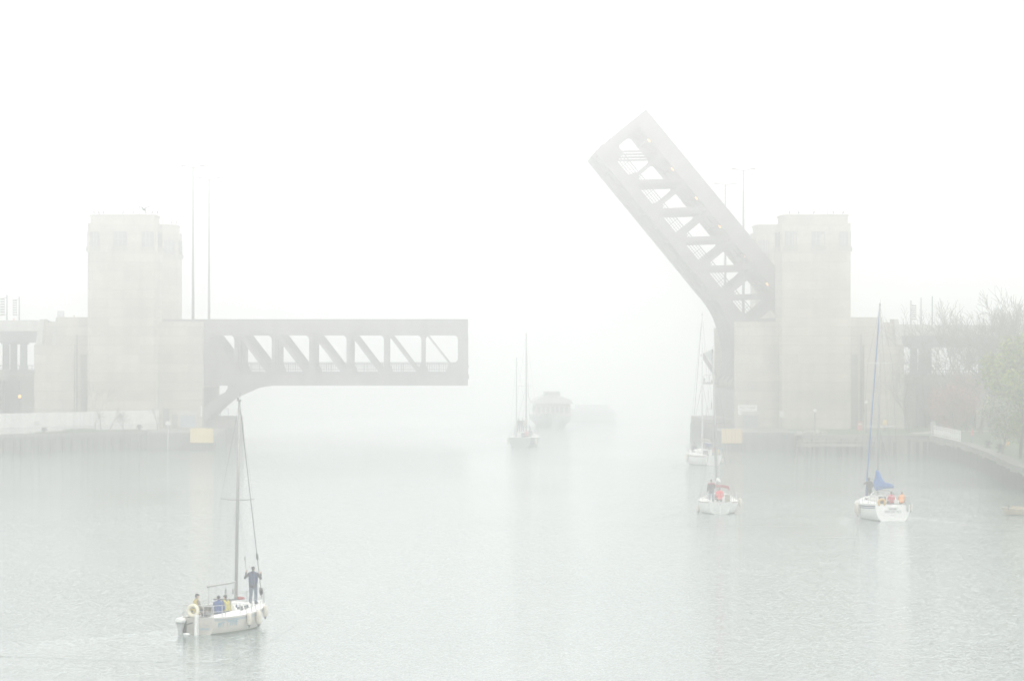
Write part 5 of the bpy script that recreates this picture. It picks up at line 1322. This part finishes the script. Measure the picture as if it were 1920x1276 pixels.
# ------------------------------------------------------------------ birds
BIRD = mat('bird_grey', (.08, .08, .09), .8, .1, 8)
def gull(px, py, Y, label, s=1.0):
    root = empty('seagull', (PX(px, Y), Y, PZ(py, Y)), R(-20), label, 'bird'); root.scale = (s, s, s)
    b = MB(); b.lathe((0,0,0), [(.01,-.3),(.05,-.22),(.085,-.02),(.07,.14),(.045,.2),(.05,.25),(.02,.3),(.008,.36)], 10)
    bo = b.build('body', BIRD, root, smooth=True); bo.rotation_euler = (R(-100), 0, 0)
    for sg in (-1, 1):
        w_ = MB(); top = [(0, .1, .02), (sg*.22, .14, .22), (sg*.36, .1, .235), (sg*.62, .0, .19)]; bot = [(0, -.1, .02), (sg*.22, -.06, .2), (sg*.36, -.06, .21), (sg*.62, -.02, .185)]
        v = top + bot + [(x, y, z-.02) for x, y, z in top + bot]; f = []
        for i in range(3): f += [(i, i+1, 5+i, 4+i), (8+i, 12+i, 13+i, 9+i), (i, 8+i, 9+i, i+1), (4+i, 5+i, 13+i, 12+i)]
        w_.add(v, f + [(3, 11, 15, 7)]); w_.build('wing', BIRD, root)
gull(270, 393, 300, 'dark seagull gliding just above the left front tower')
def perched(x, y, z, rz, label, group):
    root = empty('perched_bird', (x, y, z), rz, label, 'bird', group)
    b = MB(); b.lathe((0,0,0), [(.01,-.24),(.05,-.14),(.1,.02),(.085,.14),(.05,.19),(.055,.25),(.02,.3)], 8); bo = b.build('body', BIRD, root, smooth=True); bo.rotation_euler = (R(-35), 0, 0); bo.location.z = .25
    l = MB(); l.tube([(-.03,0,0),(-.03,0,.16)], .012, 4); l.tube([(.03,0,0),(.03,0,.16)], .012, 4); l.build('legs', BIRD, root)
rb = random.Random(9)
for px in (177, 186, 195, 231, 250, 274, 286, 296): perched(PX(px, 487), 486.6, 30.2, rb.uniform(0, 6), 'tiny dark bird perched in the row on the left front tower', 'birds on the left front tower')
for px in (322, 330): perched(PX(px, 530), 530.2, 30.2, rb.uniform(0, 6), 'tiny dark bird perched on the rear left tower', 'birds on the rear left tower')
for px in (1480, 1497, 1525, 1562, 1580): perched(PX(px, 487), 486.6, 30.2, rb.uniform(0, 6), 'tiny faint bird perched on the right front tower', 'birds on the right front tower')

# ------------------------------------------------------------------ trees
BARK = mat('bark', (.09, .075, .06), .9, .2, 3)
BARK_P = mat('pale_bark', (.2, .17, .14), .9, .2, 3)
TWIG = mat('bare_twigs', (.085, .07, .06), .9, .2, 3)
TWIG_R = mat('budding_twigs', (.28, .13, .11), .9, .2, 3)
def leafmat(name, c):
    m = mat(name, c, .7, .3, 1.1); return m
def branches(seed, h, spread=.5, levels=5, first=.3, rmin=.02, kids=(2, 4), up=.25, r0=None, lean=(0, 0)):
    """returns trunk polyline list and twig list as (points, radii)"""
    rr = random.Random(seed); trunk = []; twigs = []; tips = []
    r0 = r0 or h*.018
    def grow(p, d, L, r, lev):
        n = 3; pts = [p]; rs = [r]
        for i in range(n):
            d = (d + Vector((rr.gauss(0,.13), rr.gauss(0,.13), rr.gauss(0,.08) + up*.12))).normalized()
            p = p + d*L/n; pts.append(p); rs.append(max(rmin, r*(1 - .42*(i+1)/n)))
        (trunk if lev < 2 else twigs).append((pts, rs))
        if lev >= levels: tips.append((p, d)); return
        k = rr.randint(*kids)
        for j in range(k):
            f = 1 if j == 0 else rr.uniform(.35, 1)
            q = pts[-1] if f > .9 else pts[2 if f > .55 else 1]
            a = rr.uniform(0, 6.28); sp = spread*rr.uniform(.6, 1.3)
            o = d.orthogonal().normalized(); o2 = d.cross(o)
            nd = (d*math.cos(sp) + (o*math.cos(a) + o2*math.sin(a))*math.sin(sp) + Vector((0,0,up*.3))).normalized()
            grow(q, nd, L*rr.uniform(.62, .86), max(rmin, rs[-1]*rr.uniform(.6, .85)), lev+1)
    grow(Vector((0, 0, 0)), Vector((lean[0], lean[1], 1)).normalized(), h*first, r0, 0)
    return trunk, twigs, tips
def tree(x, y, h, seed, label, group='bare trees on the right bank', z=2.25, twig=TWIG, bark=BARK, leaves=None, nleaf=0, lsize=.12, lrad=.5, kind='bare_tree', cat='tree', n=5, **kw):
    tr, tw, tips = branches(seed, h, **kw)
    zs = max(p[0][-1].z for p in tw + tr); k = h/zs
    root = empty(kind, (x, y, z), random.Random(seed).uniform(0, 6), label, cat, group)
    a = MB()
    for pts, rs in tr: a.tube([p*k for p in pts], rs, 7, cap=False)
    a.build('trunk', bark, root, smooth=True)
    b = MB()
    for pts, rs in tw: b.tube([p*k for p in pts], rs, 3, cap=False)
    co = b.build('crown', twig, root)
    if leaves:
        rr = np.random.RandomState(seed); mats = leaves; v = []; f = []; mi = []
        src = [p*k for p, d in tips] + [q*k for pts, rs in tw for q in pts[1:]]
        for i in range(nleaf):
            c = np.array(src[rr.randint(len(src))]) + rr.normal(0, lrad*.5, 3)
            u = rr.normal(size=3); u /= np.linalg.norm(u); w_ = np.cross(u, rr.normal(size=3)); w_ /= np.linalg.norm(w_); s = lsize*rr.uniform(.6, 1.4)
            j = len(v); v += [tuple(c-u*s), tuple(c+w_*s*.5), tuple(c+u*s), tuple(c-w_*s*.5)]; f.append((j, j+1, j+2, j+3)); mi.append(rr.choice(len(mats), p=[.5, .35, .15][:len(mats)] if len(mats) == 3 else None))
        l = MB(); l.v = v; l.f = f; l.mi = [int(q) for q in mi]; l.build('foliage', mats, root)
    return root
bare = [(1704, 470, 11.5, 3, 'bare tree with dark forked trunk in front of the right abutment', dict(spread=.66, first=.4, levels=4)),
        (1738, 492, 12, 4, 'bare tree behind the railing, leftmost of the group under the viaduct', {}),
        (1757, 478, 13.5, 5, 'bare tree behind the white railing, thin trunk by the dark underpass', {}),
        (1775, 486, 16.2, 6, 'bare tree whose twigs rise above the viaduct right of the tall pole', {}),
        (1796, 480, 17.0, 7, 'tallest bare tree of the clump rising above the viaduct', {}),
        (1815, 492, 15.5, 8, 'bare tree with low branches behind the person in pink', {}),
        (1838, 462, 14.5, 11, 'bare tree between the clump and the leafy tree', {}),
        (1858, 470, 16.0, 12, 'bare tree behind the white blossoming tree', {}),
        (1880, 452, 17.0, 13, 'dense bare tree topping out near the pale pillar', {}),
        (1905, 440, 17.5, 14, 'dense bare tree at the right edge behind the green tree', {}),
        (1930, 430, 18.0, 15, 'bare tree cut by the right edge', {})]
for px, Y, h, sd, lb, kw in bare:
    k = dict(spread=.55, first=.27, levels=6 if px > 1785 else 5, kids=(2, 4), rmin=.021); k.update(kw)
    tree(PX(px, Y), Y, h, sd, lb, **k)
# budding reddish trees
RED = [leafmat('red_bud_leaf', (.3, .1, .09)), leafmat('pink_bud_leaf', (.42, .2, .18))]
for px, Y, h, sd, lb in [(1790, 468, 6.6, 21, 'small reddish budding tree behind the railing'), (1812, 474, 7.4, 22, 'wider reddish budding tree left of the person in pink'), (1768, 476, 5.6, 23, 'low reddish shrub like tree beside the dark underpass')]:
    tree(PX(px, Y), Y, h, sd, lb, group='reddish budding trees', twig=TWIG_R, leaves=RED, nleaf=3600, lsize=.13, lrad=.6, kind='budding_tree', spread=.7, first=.3, levels=4, rmin=.02, kids=(3, 4))
GRN = [leafmat('spring_leaf', (.21, .28, .012)), leafmat('spring_leaf_dark', (.1, .14, .012)), leafmat('spring_leaf_pale', (.32, .38, .02))]
tree(PX(1913, 368), 368, 11.5, 31, 'yellow green spring tree filling the right edge', group=None, leaves=GRN, nleaf=34000, lsize=.2, lrad=1.0, kind='leafy_tree', spread=.62, first=.2, levels=5, kids=(3, 3), rmin=.02)
tree(PX(1950, 352), 352, 12.5, 32, 'taller green tree mostly outside the right edge', group=None, leaves=GRN, nleaf=30000, lsize=.2, lrad=1.0, kind='leafy_tree', spread=.6, first=.2, levels=5, kids=(3, 3), rmin=.02)
BLO = [leafmat('blossom_white', (.5, .52, .42)), leafmat('blossom_leaf', (.17, .23, .07)), leafmat('blossom_cream', (.42, .44, .3))]
tree(PX(1879, 382), 382, 6.4, 33, 'white blossoming tree leaning over the right lawn', group=None, leaves=BLO, nleaf=12000, lsize=.13, lrad=.65, kind='blossoming_tree', spread=.75, first=.22, levels=4, kids=(3, 4), rmin=.02, lean=(-.1, 0))
tree(PX(1912, 372), 372, 4.6, 34, 'low pale green bush under the leafy tree', group=None, leaves=GRN, nleaf=5000, lsize=.11, lrad=.6, kind='bush', cat='bush', spread=.8, first=.15, levels=4, kids=(3, 4), rmin=.02)
# saplings against the white wall
for px, Y, h, sd, lb, ln in [(190, 471, 6.6, 41, 'tall bare sapling leaning right against the white wall', (.2, 0)), (178, 470, 3.0, 42, 'small bare shrub left of the tall sapling', (-.1, 0)), (204, 472.5, 3.2, 43, 'bushy bare shrub just right of the tall sapling', (.25, 0)),
                             (232, 474.5, 2.6, 44, 'thin bare shrub midway along the white wall', (.3, 0)), (296, 480.5, 2.9, 45, 'bare shrub at the right end of the white wall', (.1, 0))]:
    tree(PX(px, Y), Y, h, sd, lb, group='bare saplings by the white wall', z=2.28, kind='sapling', cat='sapling', spread=.55, first=.42 if h > 5 else .3, levels=4, kids=(2, 4), rmin=.014, lean=ln, r0=.07)
# weeds along the quay edge
def weeds():
    rr = np.random.RandomState(3); l = MB()
    a, b = np.array([-50.5, 461.8]), np.array([-37.5, 479.2])
    for i in range(2600):
        k = rr.beta(2, 2.2); p = a + (b-a)*k + rr.normal(0, .25, 2); hgt = rr.uniform(.1, .42)*(1.5 if .3 < k < .55 else .8)
        d = rr.normal(0, .12, 2); n = len(l.v)
        l.v += [(p[0]-.03, p[1], 2.29), (p[0]+.03, p[1], 2.29), (p[0]+d[0], p[1]+d[1], 2.29+hgt)]; l.f.append((n, n+1, n+2)); l.mi.append(0)
    tag(l.build('weeds', leafmat('weed_green', (.1, .14, .07))), kind='stuff')
weeds()
# ------------------------------------------------------------------ the fog
def haze():
    m = bpy.data.materials.new('fog'); m.use_nodes = True
    t = m.node_tree; t.nodes.clear()
    o = t.nodes.new('ShaderNodeOutputMaterial'); v = t.nodes.new('ShaderNodeVolumePrincipled')
    v.inputs['Color'].default_value = (.998, 1.0, .998, 1); v.inputs['Density'].default_value = HAZE_DENSITY; v.inputs['Anisotropy'].default_value = HAZE_G
    t.links.new(v.outputs[0], o.inputs['Volume'])
    hz = MB().box(-900, 900, -60, 2500, -4, 52).build('haze', m); tag(hz, kind='stuff')
haze()
